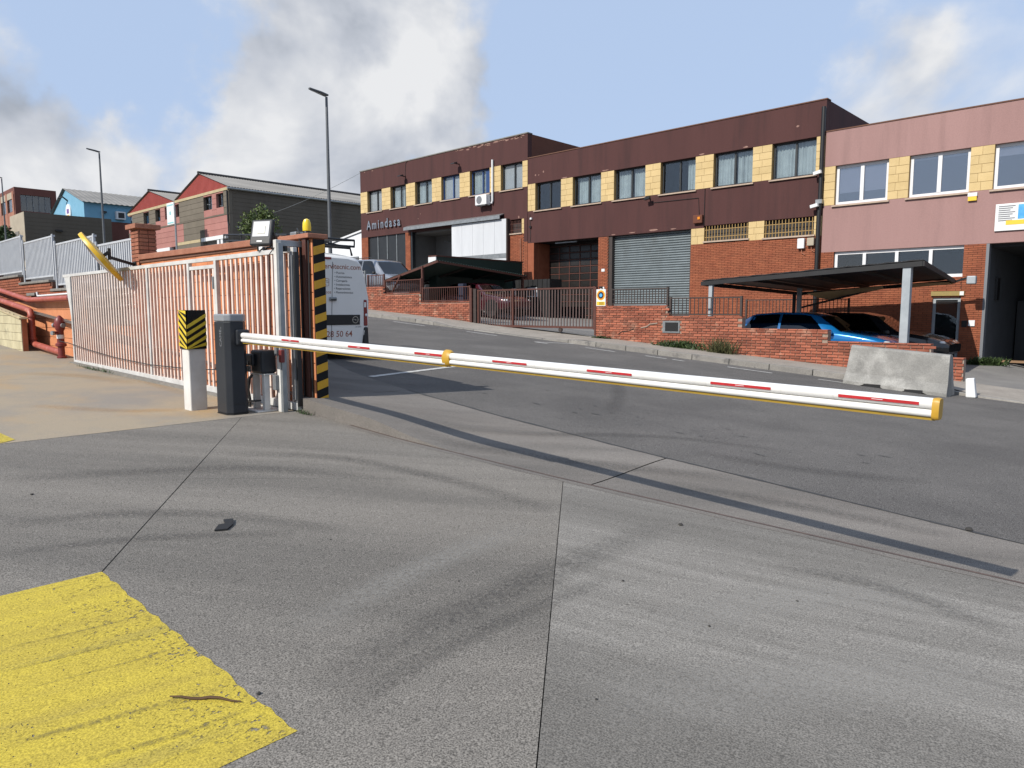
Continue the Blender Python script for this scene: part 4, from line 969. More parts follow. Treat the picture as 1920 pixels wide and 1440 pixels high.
# low cream block wall in front
cw = thing('cream_wall', 'low cream painted block wall with sloping top below the red pipe', 'wall', (-21, 4.1, .5))
CY = 4.08
topz = lambda x: lerp((x + 24) / 5., 1.80, 1.36)
MB().prism([(-45, CY + .012, .2), (-19.55, CY + .012, .2), (-19.55, CY + .012, topz(-19)), (-24, CY + .012, topz(-24)), (-45, CY + .012, 2.6)], (0, .11, 0)).build('core', 'mortar', cw)
bricks(cw, -26, -19.55, CY, lambda x: .45, lambda x: topz(x) - .005, 'cream_block', bl=.39, bh=.19, j=.008, dep=.03, limit=300, name='block')
MB().hexa([(-24, CY - .04, topz(-24)), (-19.5, CY - .04, topz(-19)), (-19.5, CY + .14, topz(-19)), (-24, CY + .14, topz(-24))], [(-24, CY - .04, topz(-24) + .03), (-19.5, CY - .04, topz(-19) + .03), (-19.5, CY + .14, topz(-19) + .03), (-24, CY + .14, topz(-24) + .03)]).build('capping', 'cream_trim', cw, bevel=.006)
MB().box(-19.55, -19.54, CY + .02, CY + .12, .3, topz(-19.55)).build('end_face', 'orange_dark', cw)
# ------------------------------------------------------------------ street buildings across the road
YF = 26.0
def window(parent, x0, x1, z0, z1, y=YF, rec=.17, fr='frame_dark', curtain=None, split=.5, extra=None, sill='sill_stone', fw=.06, blind=None, gl='window_glass'):
    """recessed two-leaf sliding window: frame > panes, sill, curtain"""
    yf = y + rec; b = MB(); xm = lerp(split, x0, x1)
    b.box(x0, x0 + fw, yf, yf + .06, z0, z1).box(x1 - fw, x1, yf, yf + .06, z0, z1).box(x0 + fw, x1 - fw, yf, yf + .06, z0, z0 + fw).box(x0 + fw, x1 - fw, yf, yf + .06, z1 - fw, z1)
    b.box(xm - fw * .6, xm + fw * .6, yf - .012, yf + .05, z0 + fw, z1 - fw)
    w = b.build('window', fr, parent)
    for a, c in ((x0 + fw, xm - fw * .6), (xm + fw * .6, x1 - fw)): MB().box(a, c, yf + .025, yf + .031, z0 + fw, z1 - fw).build('pane', gl, w)
    if sill: MB().hexa([(x0 - .07, y - .07, z0 - .07), (x1 + .07, y - .07, z0 - .07), (x1 + .07, yf, z0 - .07), (x0 - .07, yf, z0 - .07)], [(x0 - .07, y - .07, z0 - .02), (x1 + .07, y - .07, z0 - .02), (x1 + .07, yf, z0 - .002), (x0 - .07, yf, z0 - .002)]).build('sill', sill, w)
    if curtain:
        for a, c in curtain:
            a, c = lerp(a, x0, x1), lerp(c, x0, x1); n = max(8, int((c - a) / .025))
            P_ = [[(lerp(i / n, a, c), yf + .12 + .025 * math.sin(i * 1.3 + a * 7) * (1 + .4 * math.sin(i * .37)), z) for i in range(n + 1)] for z in (z0 + .03, z1 - .03)]
            MB().grid(P_).build('curtain', 'curtain', w, smooth=True, fix=False)
    if blind: MB().box(x0 + fw, x1 - fw, yf + .07, yf + .075, lerp(blind, z0, z1), z1 - fw).build('blind', 'blind', w)
    if extra: MB().box(lerp(extra[0], x0, x1), lerp(extra[1], x0, x1), yf - .014, yf + .02, z0 + fw, z1 - fw).build('stile', extra[2], w)
    return w
def pier_blocks(parent, x0, x1, z0, z1, y=YF):
    p = MB().box(x0, x1, y + .012, y + .3, z0, z1).build('pier', 'yellow_joint', parent)
    n = max(1, round((z1 - z0) / .26)); h = (z1 - z0) / n; cols = 2 if x1 - x0 > .45 else 1
    for r in range(n):
        cuts = [x0, lerp(.5 if cols == 2 else 1, x0, x1), x1] if cols == 2 else [x0, x1]
        if cols == 2 and r % 2: cuts[1] = lerp(.36, x0, x1)
        for a, b in zip(cuts, cuts[1:]):
            me = piece_mesh('block', b - a - .006, .03, h - .008, 'yellow_block', .004)
            link('block', me, None, p, ((a + b) / 2, y + .015 - .002, z0 + (r + .5) * h))
def shell(parent, x0, x1, y1, z0, zr, m_side, y0=YF + .3, left=True, right=True, roof=.5):
    if left: MB().box(x0, x0 + .25, y0, y1, z0, zr).build('side_wall', m_side, parent)
    if right: MB().box(x1 - .25, x1, y0, y1, z0, zr).build('side_wall', m_side, parent)
    MB().box(x0 + .25, x1 - .25, y1 - .25, y1, z0, zr).build('back_wall', m_side, parent)
    MB().box(x0 + .25, x1 - .25, y0, y1 - .25, zr - roof - .2, zr - roof).build('roof', 'roof_felt', parent)
def grille(parent, x0, x1, z0, z1, m, y=YF, n=16, rows=2):
    g = MB().box(x0, x1, y + .21, y + .22, z0, z1).build('grille', 'interior_dark', parent)
    bm_ = MB().box(-.012, .012, -.008, .008, -(z1 - z0) / 2, (z1 - z0) / 2).mesh('bar'); bm_.materials.append(M[m])
    for k in range(n): link('bar', bm_, None, g, (lerp((k + .5) / n, x0, x1), y + .03, (z0 + z1) / 2))
    for k in range(rows): MB().box(x0, x1, y + .015, y + .022, z0 + (z1 - z0) * (k + .5) / rows - .012, z0 + (z1 - z0) * (k + .5) / rows + .012).build('bar', m, g)
    MB().box(x0 - .05, x1 + .05, y - .06, y + .2, z0 - .06, z0 - .004).build('sill', 'sill_stone', g)
def flakes(parent, spots, y, m='flaked', seed=1):
    rr = random.Random(seed)
    for x, z, w, h in spots:
        n = 9; pts = [(x + w * .5 * math.cos(2 * math.pi * k / n) * rr.uniform(.5, 1.1), y, z + h * .5 * math.sin(2 * math.pi * k / n) * rr.uniform(.5, 1.1)) for k in range(n)]
        MB().prism(pts, (0, -.004, 0)).build('flaked_patch', m, parent)

# --- brown workshop uphill with the lettering and the white sliding door
A0, A1 = -37.7, -23.72; ZR, ZWT, ZS, ZBB = 10.06, 8.80, 7.55, 6.05; ZF = 1.0
am = thing('brown_workshop', 'brown two storey workshop with raised lettering and a white sliding door', 'building', ((A0 + A1) / 2, 33, 2))
MB().box(A0, A1, YF, YF + .3, ZWT, ZR).build('parapet', 'plaster_brown', am, bevel=.01)
MB().box(A0 - .03, A1 + .02, YF - .03, YF + .33, ZR, ZR + .05).build('coping', 'stone_grey', am)
MB().box(A0, A1, YF, YF + .3, ZBB, ZS).build('band', 'plaster_brown', am, bevel=.01)
cs = [-36.25, -33.92, -31.62, -29.35, -27.07, -24.80]; hw = .74
xs_ = [A0] + [v for c_ in cs for v in (c_ - hw, c_ + hw)] + [A1]
for k in range(0, len(xs_), 2): pier_blocks(am, xs_[k], xs_[k + 1], ZS, ZWT)
for k, c_ in enumerate(cs):
    window(am, c_ - hw, c_ + hw, ZS, ZWT, fr='frame_blue' if k in (3, 4) else 'frame_dark', curtain=[(.05, .97)] if k in (1, 2, 4) else None, split=.56, blind=.05 if k in (0, 3, 5) else None, extra=(.72, .92, 'frame_blue') if k == 4 else None)
shell(am, A0, A1, 44, 0, ZR, 'plaster_rust')
MB().box(A0 + .25, A1 - .25, YF + .3, 43.7, ZBB - .1, ZBB + .1).build('floor_slab', 'interior', am)
def brick_panel(parent, x0, x1, z0, z1, y=YF, holes=()):
    MB().box(x0, x1, y + .02, y + .3, z0, z1).build('brick_wall', 'mortar_dark', parent)
    bricks(parent, x0, x1, y, lambda x: z0 + .005, lambda x: z1, 'brick_wall_red', dep=.022, limit=0, holes=holes, j=.011)
brick_panel(am, A0, -37.0, ZF, ZBB); brick_panel(am, -33.3, -32.85, ZF, ZBB); brick_panel(am, -25.0, -23.95, ZF, 5.33)
MB().box(-23.95, A1, YF, YF + .3, 4.92, ZBB).build('corner_pier', 'plaster_brown', am)
brick_panel(am, -23.95, A1, ZF, 4.92)
for k in range(4):
    x0, x1 = lerp(k / 4, -37, -33.3), lerp((k + 1) / 4, -37, -33.3)
    MB().box(x0 + .03, x1 - .03, YF + .10, YF + .14, ZF, ZBB).build('black_panel', 'door_black', am)
    MB().box(x1 - .03, x1 + .03, YF + .07, YF + .15, ZF, ZBB).build('mullion', 'galvanised', am)
# open doorway with pale room behind, sliding door parked to the right of it
MB().box(-29.0, -25.0, YF + .02, YF + .3, ZF, ZBB).build('wall_behind_door', 'interior', am)
MB().box(-32.85, -32.7, YF + .03, YF + .25, ZF, ZBB).build('door_jamb', 'door_black', am)
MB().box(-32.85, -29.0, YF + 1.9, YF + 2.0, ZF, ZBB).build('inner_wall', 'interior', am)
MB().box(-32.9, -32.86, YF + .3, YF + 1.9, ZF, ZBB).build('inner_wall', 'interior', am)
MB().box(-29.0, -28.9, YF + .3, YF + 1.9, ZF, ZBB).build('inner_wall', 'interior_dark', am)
MB().tube([(-31.9, YF + 1.8, 5.6), (-31.5, YF + 1.8, 5.5), (-29.6, YF + 1.75, 5.35)], .035, 8).build('duct', 'galvanised', am, smooth=True)
MB().box(-29.7, -29.4, YF + 1.6, YF + 1.88, 5.2, 5.5).build('heater', 'door_black', am)
wd = None
for k in range(5):
    x0, x1 = lerp(k / 5, -29.05, -24.98), lerp((k + 1) / 5, -29.05, -24.98)
    o = MB().box(x0 + .004, x1 - .004, YF - .20, YF - .14, 4.42, 6.12).build('sliding_door_panel', 'door_white', am, bevel=.006)
MB().box(-29.05, -24.98, YF - .205, YF - .135, 4.20, 4.415).build('sliding_door_foot', 'galvanised', am)
MB().box(-29.05, -24.98, YF - .19, YF - .15, ZF, 4.19).build('sliding_door_panel', 'door_white', am)
MB().box(-24.98, -24.90, YF - .2, YF - .02, ZF, 6.12).build('door_post', 'rail_dark', am)
MB().prism([(-33.05, YF, 6.42), (-33.05, YF - .34, 6.30), (-33.05, YF - .34, 6.13), (-33.05, YF - .30, 6.13), (-33.05, YF - .30, 6.27), (-33.05, YF, 6.37)], (7.75, 0, 0)).build('track_canopy', 'galvanised', am)
grille(am, -24.87, -24.1, 5.38, 6.0, 'rail_brown', n=8); MB().box(-25.0, -24.87, YF, YF + .3, 5.33, ZBB).build('pier', 'plaster_brown', am)
pier_blocks(am, -24.1, -23.95, 5.33, ZBB)
lets = 'Amindasa'; xx = -36.95
adv = [.52, .62, .26, .42, .44, .42, .36, .42]
for ch, ad in zip(lets, adv): text('letter', ch, 'chrome', am, (xx, YF - .06, 6.50), .74, '-y', ext=.05, bold=.012, scx=.86); xx += ad
ac = thing('air_conditioner', 'white air conditioner unit on brackets below the brown workshop windows', 'air conditioner', (-26.6, YF - .2, 6.92))
MB().box(-27.02, -26.2, YF - .38, YF - .06, 6.93, 7.43).build('case', 'trim_white', ac, bevel=.02)
MB().lathe([(.20, 0), (.20, .012), (.05, .014)], (-26.72, YF - .383, 7.18), axis='y', n=20).build('fan_grille', 'sign_grey', ac)
for x in (-26.9, -26.32): MB().box(x - .02, x + .02, YF - .4, YF, 6.89, 6.925).build('bracket', 'galvanised', ac)
MB().tube([(-26.05, YF - .08, 9.13), (-26.05, YF - .08, 7.1), (-26.1, YF - .1, 6.98)], .055, 10).build('flue', 'trim_white', ac, smooth=True)
for x, z in ((-33.2, 9.22), (-28.62, 9.28)):
    l = thing('wall_lamp', 'small dark wall lamp at the end of a cable down the brown workshop parapet' if x < -30 else 'small dark wall lamp over the pier beside the blue framed windows', 'wall lamp', (x, YF, z), 'wall lamps on the brown workshop')
    MB().box(x - .03, x + .03, YF - .3, YF, z - .02, z + .02).build('arm', 'plastic_black', l)
    MB().hexa([(x - .16, YF - .5, z - .05), (x + .16, YF - .5, z - .05), (x + .14, YF - .25, z), (x - .14, YF - .25, z)], [(x - .14, YF - .48, z + .0), (x + .14, YF - .48, z + .0), (x + .1, YF - .25, z + .08), (x - .1, YF - .25, z + .08)]).build('head', 'plastic_black', l)
MB().tube([(-33.0, YF - .02, 10.05), (-33.15, YF - .03, 9.95), (-33.2, YF - .03, 9.4), (-33.2, YF - .03, 7.6)], .012, 6).build('lamp_cable', 'cable', am)
rf = random.Random(2)
flakes(am, [(rf.uniform(-29, -23.9), 10.01 - rf.random() ** 2 * .10, rf.uniform(.08, .6), rf.uniform(.03, .10)) for k in range(26)] + [(-36.4, 9.97, .2, .05), (-37.2, 9.98, .15, .05), (-24.3, 6.15, .12, .14), (-31.9, 7.0, .07, .05), (-32.1, 6.75, .06, .05)], YF - .001)
MB().tube([(-24.15, YF - .04, 5.1), (-24.1, YF - .04, 1.6)], .03, 8).build('rain_pipe', 'terracotta', am)

# --- brown workshop in the middle with the grey shutter
B0, B1 = -23.7, -9.66; ZR, ZWT, ZS, ZBB = 8.86, 7.64, 6.36, 4.83; ZF = 0.
mi_ = thing('brown_workshop', 'brown two storey workshop with a grey roller shutter beside a dark recessed garage', 'building', ((B0 + B1) / 2, 33, 1))
MB().box(B0, B1, YF, YF + .3, ZWT, ZR).build('parapet', 'plaster_brown', mi_, bevel=.01)
MB().box(B0, B1 + .02, YF - .025, YF + .33, ZR, ZR + .04).build('coping', 'mortar_dark', mi_)
MB().box(B0, -14.25, YF, YF + .3, ZBB, ZS).build('band', 'plaster_brown', mi_, bevel=.01)
MB().box(-14.22, B1, YF + .004, YF + .3, 4.90, ZS).build('band', 'plaster_brown', mi_, bevel=.01)
cs = [-22.42, -20.12, -17.82, -15.48, -13.10, -10.76]; hw = .80
xs_ = [B0] + [v for c_ in cs for v in (c_ - hw, c_ + hw)] + [B1]
for k in range(0, len(xs_), 2): pier_blocks(mi_, xs_[k], xs_[k + 1], ZS, ZWT)
cur = [None, [(.12, .44), (.52, .96)], [(.06, .48), (.55, .97)], [(.7, .96)], [(.06, .5), (.56, .7), (.72, .97)], [(.05, .97)]]
for k, c_ in enumerate(cs): window(mi_, c_ - hw, c_ + hw, ZS, ZWT, curtain=cur[k], split=.52)
shell(mi_, B0, B1, 44, -1, ZR, 'plaster_rust', left=False)
o = [q for q in mi_.children if q.name.startswith('side_wall')][0]; o.data.materials.clear(); o.data.materials.append(M['plaster_brown'])
MB().box(B0, B1 - .25, YF + .3, 43.7, ZBB + .02, ZBB + .2).build('floor_slab', 'interior_dark', mi_)
# recessed garage with panel door
MB().box(B0, -23.30, YF + .003, YF + .3, ZF, ZBB).build('brick_wall', 'brick_wall_red', mi_)
GD = YF + 1.15
MB().box(-23.32, -23.28, YF + .3, GD, ZF, ZBB).build('reveal', 'brick_wall_red', mi_); MB().box(-19.45, -19.41, YF + .3, GD, ZF, ZBB).build('reveal', 'plaster_brown', mi_)
MB().box(-22.2, -20.9, YF + .3, YF + .36, 4.74, 4.79).build('strip_light', 'galvanised', mi_)
gd = MB().box(-23.28, -19.45, GD + .03, GD + .06, ZF, ZBB).build('garage_door', 'door_brown', mi_)
pm = piece_mesh('panel', .56, .03, .27, 'panel_dim', .01)
for r in range(13):
    for k in range(6): link('panel', pm, None, gd, (-23.28 + .32 + k * .638, GD + .018, .5 + r * .335))
for r in range(14): MB().box(-23.28, -19.45, GD - .01, GD + .03, .5 + r * .335 - .185, .5 + r * .335 - .15).build('door_rail', 'rail_brown', gd)
for k in range(7): MB().box(-23.28 + k * .638 - .02, -23.28 + k * .638 + .02, GD - .005, GD + .028, ZF + .3, 4.65).build('door_stile', 'rail_brown', gd)
brick_panel(mi_, -19.42, -18.88, ZF, ZBB)
MB().box(-19.22, -19.05, YF - .02, YF, 3.3, 3.42).build('small_sign', 'sign_white', mi_)
q = MB().box(-19.25, -19.05, YF - .03, YF, 2.15, 2.62).build('letter_plate', 'sign_white', mi_); MB().box(-19.21, -19.09, YF - .035, YF - .03, 2.22, 2.55).build('plate_slot', 'ink_black', q)
# roller shutter, slat by slat
MB().box(-18.88, -18.70, YF + .05, YF + .3, ZF, ZBB).build('shutter_guide', 'rail_dark', mi_)
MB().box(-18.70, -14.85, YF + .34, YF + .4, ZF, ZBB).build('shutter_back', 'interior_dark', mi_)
sm = MB(); n = 6; P_ = []
for i in range(n + 1):
    t = i / n; P_.append([(x, .045 * (1 - math.sin(math.pi * t)), (t - .5) * .098) for x in (-1.925, 1.925)])
sm.grid(P_); smesh = sm.mesh('slat'); smesh.materials.append(M['shutter'])
for p in smesh.polygons: p.use_smooth = True
z = .8
while z < ZBB - .02:
    link('slat', smesh, None, mi_, (-16.775, YF + .22, z)); z += .1
MB().box(-14.85, -14.80, YF + .05, YF + .3, ZF, ZBB).build('shutter_guide', 'rail_dark', mi_)
MB().box(-14.80, B1, YF + .3, YF + .34, ZF, 4.9).build('inner_wall', 'interior_dark', mi_)
brick_panel(mi_, -14.80, B1, ZF, 4.20)
pier_blocks(mi_, -14.80, -14.22, 4.20, 4.83); pier_blocks(mi_, -12.38, -11.76, 4.20, 4.90); pier_blocks(mi_, -9.93, B1, 4.20, 4.90)
grille(mi_, -14.20, -12.38, 4.30, 4.88, 'yellow_joint', n=15); grille(mi_, -11.76, -9.93, 4.26, 4.88, 'yellow_joint', n=15)
sr = thing('alarm_box', 'brown alarm box with an amber lamp on the brown wall', 'alarm', (-14.45, YF - .1, 5.0))
MB().box(-14.66, -14.26, YF - .14, YF, 5.02, 5.34).build('case', 'plaster_rust', sr, bevel=.02); MB().box(-14.44, -14.34, YF - .17, YF - .14, 5.16, 5.26).build('lamp', 'amber', sr)
for i, (x, z) in enumerate(((-10.32, 3.78), (-9.98, 3.86))):
    l = thing('meter_box', ['white meter box on brick wall, farther from the black drainpipe', 'white meter box on brick wall, right beside the black drainpipe'][i], 'meter box', (x, YF - .1, z))
    MB().box(x - .13, x + .12, YF - .14, YF, z, z + .36 - .08 * i).build('case', 'beige' if i else 'trim_white', l, bevel=.02); MB().tube([(x, YF - .05, z), (x + .02, YF - .05, z - .15), (x + .12, YF - .04, z - .22)], .015, 6).build('cable', 'terracotta', l)
dp = thing('drainpipe', 'dark rainwater pipe where the brown and pink buildings meet', 'drainpipe', (-9.7, YF - .1, 1))
MB().tube([(-9.72, YF - .09, 8.6), (-9.72, YF - .09, 5.2), (-9.74, YF - .10, 4.9), (-9.74, YF - .10, .2)], .075, 10).build('pipe', 'plastic_black', dp, smooth=True)
MB().box(-9.84, -9.62, YF - .2, YF, 5.3, 5.44).build('bracket', 'galvanised', dp)
for i, (x, z) in enumerate(((-16.75, 6.22), (-9.8, 6.35), (-9.86, 5.22))):
    l = thing('security_camera', ['security camera under the pier between third and fourth brown windows', 'white security camera at the drainpipe below the window sills', 'grey security camera low on the dark drainpipe'][i], 'security camera', (x, YF - .1, z))
    MB().beam((x, YF, z), (x, YF - .22, z), .05).build('arm', 'plastic_black' if i == 0 else 'trim_white', l); MB().beam((x - .12, YF - .24, z - .02), (x + .14, YF - .26, z + .03), .11).build('body', 'plastic_black' if i == 0 else 'trim_white', l)
flakes(mi_, [(-23.2, 8.02, .12, .1), (-23.0, 8.0, .1, .06), (-22.7, 8.12, .08, .12), (-18.6, 4.88, .3, .05), (-17.6, 4.9, .4, .05), (-16.6, 4.92, .5, .10), (-15.6, 4.9, .3, .06), (-10.65, 8.12, .14, .1), (-12.6, 7.7, .3, .07), (-14.4, 7.7, .3, .07), (-19.1, 7.7, .4, .06), (-21.4, 7.68, .4, .06)], YF - .001)

for pts in ([(-23.55, YF - .015, 6.2), (-23.5, YF - .015, 5.2), (-23.52, YF - .015, 4.9)], [(-14.23, YF - .012, 6.3), (-14.23, YF - .012, 4.95)], [(-16.75, YF - .02, 6.15), (-16.6, YF - .02, 6.05), (-14.5, YF - .02, 6.02), (-14.45, YF - .02, 5.35)]): MB().tube(pts, .012, 5).build('wall_cable', 'cable', mi_)
for i, (x, z) in enumerate(((-23.45, 5.95), (-23.5, 5.55))):
    MB().box(x - .05, x + .06, YF - .08, YF, z, z + .09).build('sensor', 'trim_white' if i == 0 else 'plastic_black', mi_)
# --- pink workshop downhill
C0, C1 = -9.64, 4.4; ZR, ZWT, ZS, ZBB = 7.74, 6.55, 5.22, 3.60; ZF = -1.
pk = thing('pink_workshop', 'pink two storey workshop with white framed windows and a dark garage', 'building', ((C0 + C1) / 2, 33, -.2))
MB().box(C0, C1, YF, YF + .3, ZWT, ZR).build('parapet', 'plaster_pink', pk, bevel=.01)
MB().box(C0, C1, YF - .02, YF + .33, ZR, ZR + .04).build('coping', 'mortar_dark', pk)
MB().box(C0, C1, YF, YF + .3, ZBB, ZS).build('band', 'plaster_pink', pk, bevel=.01)
cs = [-8.42, -6.10, -3.78, -1.45, .88, 3.2]; hw = .85
xs_ = [C0] + [v for c_ in cs for v in (c_ - hw, c_ + hw)] + [C1]
for k in range(0, len(xs_), 2): pier_blocks(pk, xs_[k], xs_[k + 1], ZS, ZWT)
for k, c_ in enumerate(cs): window(pk, c_ - hw, c_ + hw, ZS, ZWT, fr='frame_white', rec=.13, blind=(.30, .88, .74, .5, .8, .3)[k], fw=.095, gl='reflective_glass')
shell(pk, C0, C1, 44, -2, ZR, 'plaster_pink')
MB().box(C0 + .25, C1 - .25, YF + .3, 43.7, ZBB - .1, ZBB + .1).build('floor_slab', 'interior_dark', pk)
brick_panel(pk, C0, -9.2, ZF, ZBB); brick_panel(pk, -9.2, -6.05, ZF, 2.62); brick_panel(pk, -6.05, -5.28, 1.98, 2.62); brick_panel(pk, -5.27, -4.68, ZF, ZBB)
sw_ = MB()
sw_.box(-9.2, -5.27, YF + .10, YF + .18, 3.50, 3.60).box(-9.2, -5.27, YF + .10, YF + .18, 2.62, 2.72).box(-9.2, -9.1, YF + .10, YF + .18, 2.72, 3.50)
strip = sw_.build('strip_window', 'frame_white', pk)
for x in (-8.21, -7.2, -6.2): MB().box(x - .05, x + .05, YF + .06, YF + .16, 2.72, 3.5).build('mullion', 'frame_white', strip)
for a, b in ((-9.1, -8.26), (-8.16, -7.25), (-7.15, -6.25), (-6.15, -5.27)): MB().box(a, b, YF + .14, YF + .146, 2.72, 3.5).build('pane', 'window_glass', strip)
MB().box(-9.2, -5.27, YF + 1.2, YF + 1.25, 2, ZBB).build('inner_wall', 'interior_dark', pk)
MB().box(-6.05, -5.28, YF + .1, YF + .16, ZF, 1.98).build('door', 'door_black', pk)
o = [q for q in pk.children if q.name.startswith('door')][0]
for a, b, z0, z1 in ((-6.05, -5.97, ZF, 1.90), (-5.36, -5.28, ZF, 1.90), (-6.05, -5.28, 1.90, 1.98)): MB().box(a, b, YF + .06, YF + .1, z0, z1).build('frame', 'post_grey', o)
MB().box(-5.97, -5.36, YF + .09, YF + .096, -.1, 1.85).build('pane', 'window_glass', o)
q = MB().box(-6.1, -5.18, YF - .05, YF - .01, 2.03, 2.17).build('door_sign', 'sign_shaded', pk); MB().box(-5.3, -5.19, YF - .056, YF - .05, 2.04, 2.16).build('sign_field', 'sign_white', q)
MB().box(-5.20, -5.06, YF - .04, YF, 1.05, 1.25).build('intercom', 'plastic_black', pk); MB().box(-5.02, -4.85, YF - .04, YF, 1.08, 1.26).build('small_sign', 'sign_white', pk)
# dark garage mouth with a grey side wall
MB().box(-4.68, -4.60, YF + .0, YF + .3, ZF, ZBB).build('jamb', 'sign_grey', pk)
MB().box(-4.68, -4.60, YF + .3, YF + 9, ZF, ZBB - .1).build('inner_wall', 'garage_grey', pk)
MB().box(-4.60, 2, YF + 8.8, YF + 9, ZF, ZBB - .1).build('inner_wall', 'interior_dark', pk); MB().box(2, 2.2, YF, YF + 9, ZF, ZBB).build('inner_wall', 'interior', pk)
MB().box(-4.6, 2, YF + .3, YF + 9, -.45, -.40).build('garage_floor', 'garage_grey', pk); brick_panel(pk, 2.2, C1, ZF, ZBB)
MB().box(-4.55, -3.6, YF + 5.2, YF + 5.6, -.4, 1.9).build('store_cabinet', 'door_black', pk); MB().box(-4.6, -4.52, YF + 1.2, YF + 1.6, 1.9, 2.6).build('notice', 'ink_black', pk)
bn = thing('wooden_bench', 'low wooden bench just inside the dark garage', 'bench', (-3.6, YF + .9, -.4))
MB().box(-4.3, -2.9, YF + .75, YF + 1.1, -.06, 0).build('seat', 'wood', bn)
for x in (-4.2, -3.0): MB().box(x - .05, x + .05, YF + .8, YF + 1.05, -.4, -.06).build('leg', 'wood', bn)
sg = thing('shop_sign', 'blue and grey printed sign board on the pink wall', 'sign', (-3.7, YF - .05, 3.95))
MB().box(-4.50, -2.6, YF - .06, YF - .01, 3.95, 4.75).build('board', 'sign_white', sg, bevel=.01)
MB().box(-3.93, -2.65, YF - .066, YF - .061, 4.28, 4.70).build('blue_field', 'sign_blue', sg); MB().box(-4.22, -2.65, YF - .066, YF - .061, 4.12, 4.25).build('yellow_field', 'sign_yellow', sg)
for k in range(8): MB().box(-4.42, -4.0 - .06 * (k % 3), YF - .064, YF - .0605, 4.66 - k * .06, 4.69 - k * .06).build('text_line', 'sign_grey', sg)
q = thing('wall_box', 'small yellow and white box under the pink building piers', 'box', (-5.1, YF - .05, 5.0))
MB().box(-5.25, -5.0, YF - .08, YF, 5.06, 5.17).build('lid', 'trim_white', q); MB().box(-5.24, -5.01, YF - .075, YF, 4.93, 5.056).build('case', 'sign_yellow', q)

# ------------------------------------------------------------------ buildings up the hill
def gable(name_label, x0, x1, zt, za, y1, first, ridge_x=None):
    xr = (x0 + x1) / 2; o = thing('gabled_workshop', name_label, 'building', (xr, YF, 4))
    MB().prism([(x0, YF + .06, zt), (x1, YF + .06, zt), (xr, YF + .06, za)], (0, .2, 0)).build('gable_core', 'cladding_red', o)
    n = int((x1 - x0) / .22); P_ = []
    ridge = MB()
    for k in range(n):
        a = lerp(k / n, x0, x1); b = a + .12; h = za - abs((a + b) / 2 - xr) * (za - zt) / (xr - x0) - .04
        if h > zt + .05: ridge.box(a, b, YF + .03, YF + .06, zt, h)
    stuff(ridge.build('gable_ribs', 'cladding_red', o))
    MB().box(x0, x1, YF - .05, YF + .1, zt - .22, zt).build('trim_band', 'cream_trim', o)
    for s_ in (-1, 1):
        xe = x0 if s_ < 0 else x1
        P_ = []
        m = 100
        for i in range(m * 4 + 1):
            y = lerp(i / (m * 4), YF - .1, y1); w = .022 * math.sin(i * math.pi / 2)
            P_.append([(xr, y, za + .05 + w), (lerp(.5, xr, xe), y, (za + zt) / 2 + .05 + w), (xe + .25 * s_ * first[0 if s_ < 0 else 1], y, zt + .02 - .04 * first[0 if s_ < 0 else 1] + w)])
        MB().grid(P_).build('roof', 'fibre_cement', o, fix=False)
    MB().tube([(xr, YF - .12, za + .1), (xr, y1, za + .1)], .13, 6).build('ridge_cap', 'ridge_dark', o)
    return o
g1 = gable('red gabled workshop with long dark side wall and pink panels', -66.2, -55.63, 11.3, 12.95, 50, (0, 1))
g2 = gable('red gabled workshop with a pale sign, joined to its taller twin', -78.0, -66.25, 11.25, 12.8, 44, (1, 0))
def strip_panel(o, x0, x1, z0, z1, m, y=YF):
    """block-work bay, courses as pieces"""
    MB().box(x0, x1, y + .02, y + .3, z0, z1).build('bay', m, o)
    n = max(1, int((z1 - z0) / .42)); h = (z1 - z0) / n
    for r in range(n): MB().box(x0 + .01, x1 - .01, y, y + .02, z0 + r * h + .02, z0 + (r + 1) * h - .01).build('course', m, o)
# upper storey z 8.75..11.08, lower storey below
U1, U0 = 11.08, 8.85
def bay(o, xs__, z0, z1):
    for a, b, m in xs__:
        if m == 'win': window(o, a, b, z0 + .55, z1 - .12, rec=.2, fr='frame_dark', sill=None, split=.55, curtain=[(.45, .95)]); MB().box(a, b, YF, YF + .3, z0, z0 + .55).build('apron_wall', 'pink_block', o); MB().box(a, b, YF, YF + .3, z1 - .12, z1).build('lintel', 'pink_block', o)
        else: strip_panel(o, a, b, z0, z1, m)
bay(g1, [(-66.2, -65.4, 'win'), (-65.4, -60.3, 'olive_block'), (-60.3, -58.7, 'win'), (-58.7, -57.9, 'pink_block'), (-57.9, -56.6, 'win'), (-56.6, -55.63, 'olive_block')], U0 + .45, U1)
bay(g2, [(-78, -77.0, 'win'), (-77, -73.9, 'olive_block'), (-73.9, -72.5, 'win'), (-72.5, -70.9, 'olive_block'), (-70.9, -69.7, 'win'), (-69.7, -68.6, 'pink_block'), (-68.6, -67.2, 'win'), (-67.2, -66.25, 'pink_block')], U0 + .45, U1)
for o, x0, x1 in ((g1, -66.2, -55.63), (g2, -78, -66.25)): MB().box(x0, x1, YF - .03, YF + .3, U0 + .33, U0 + .45).build('string_course', 'olive_dark', o)
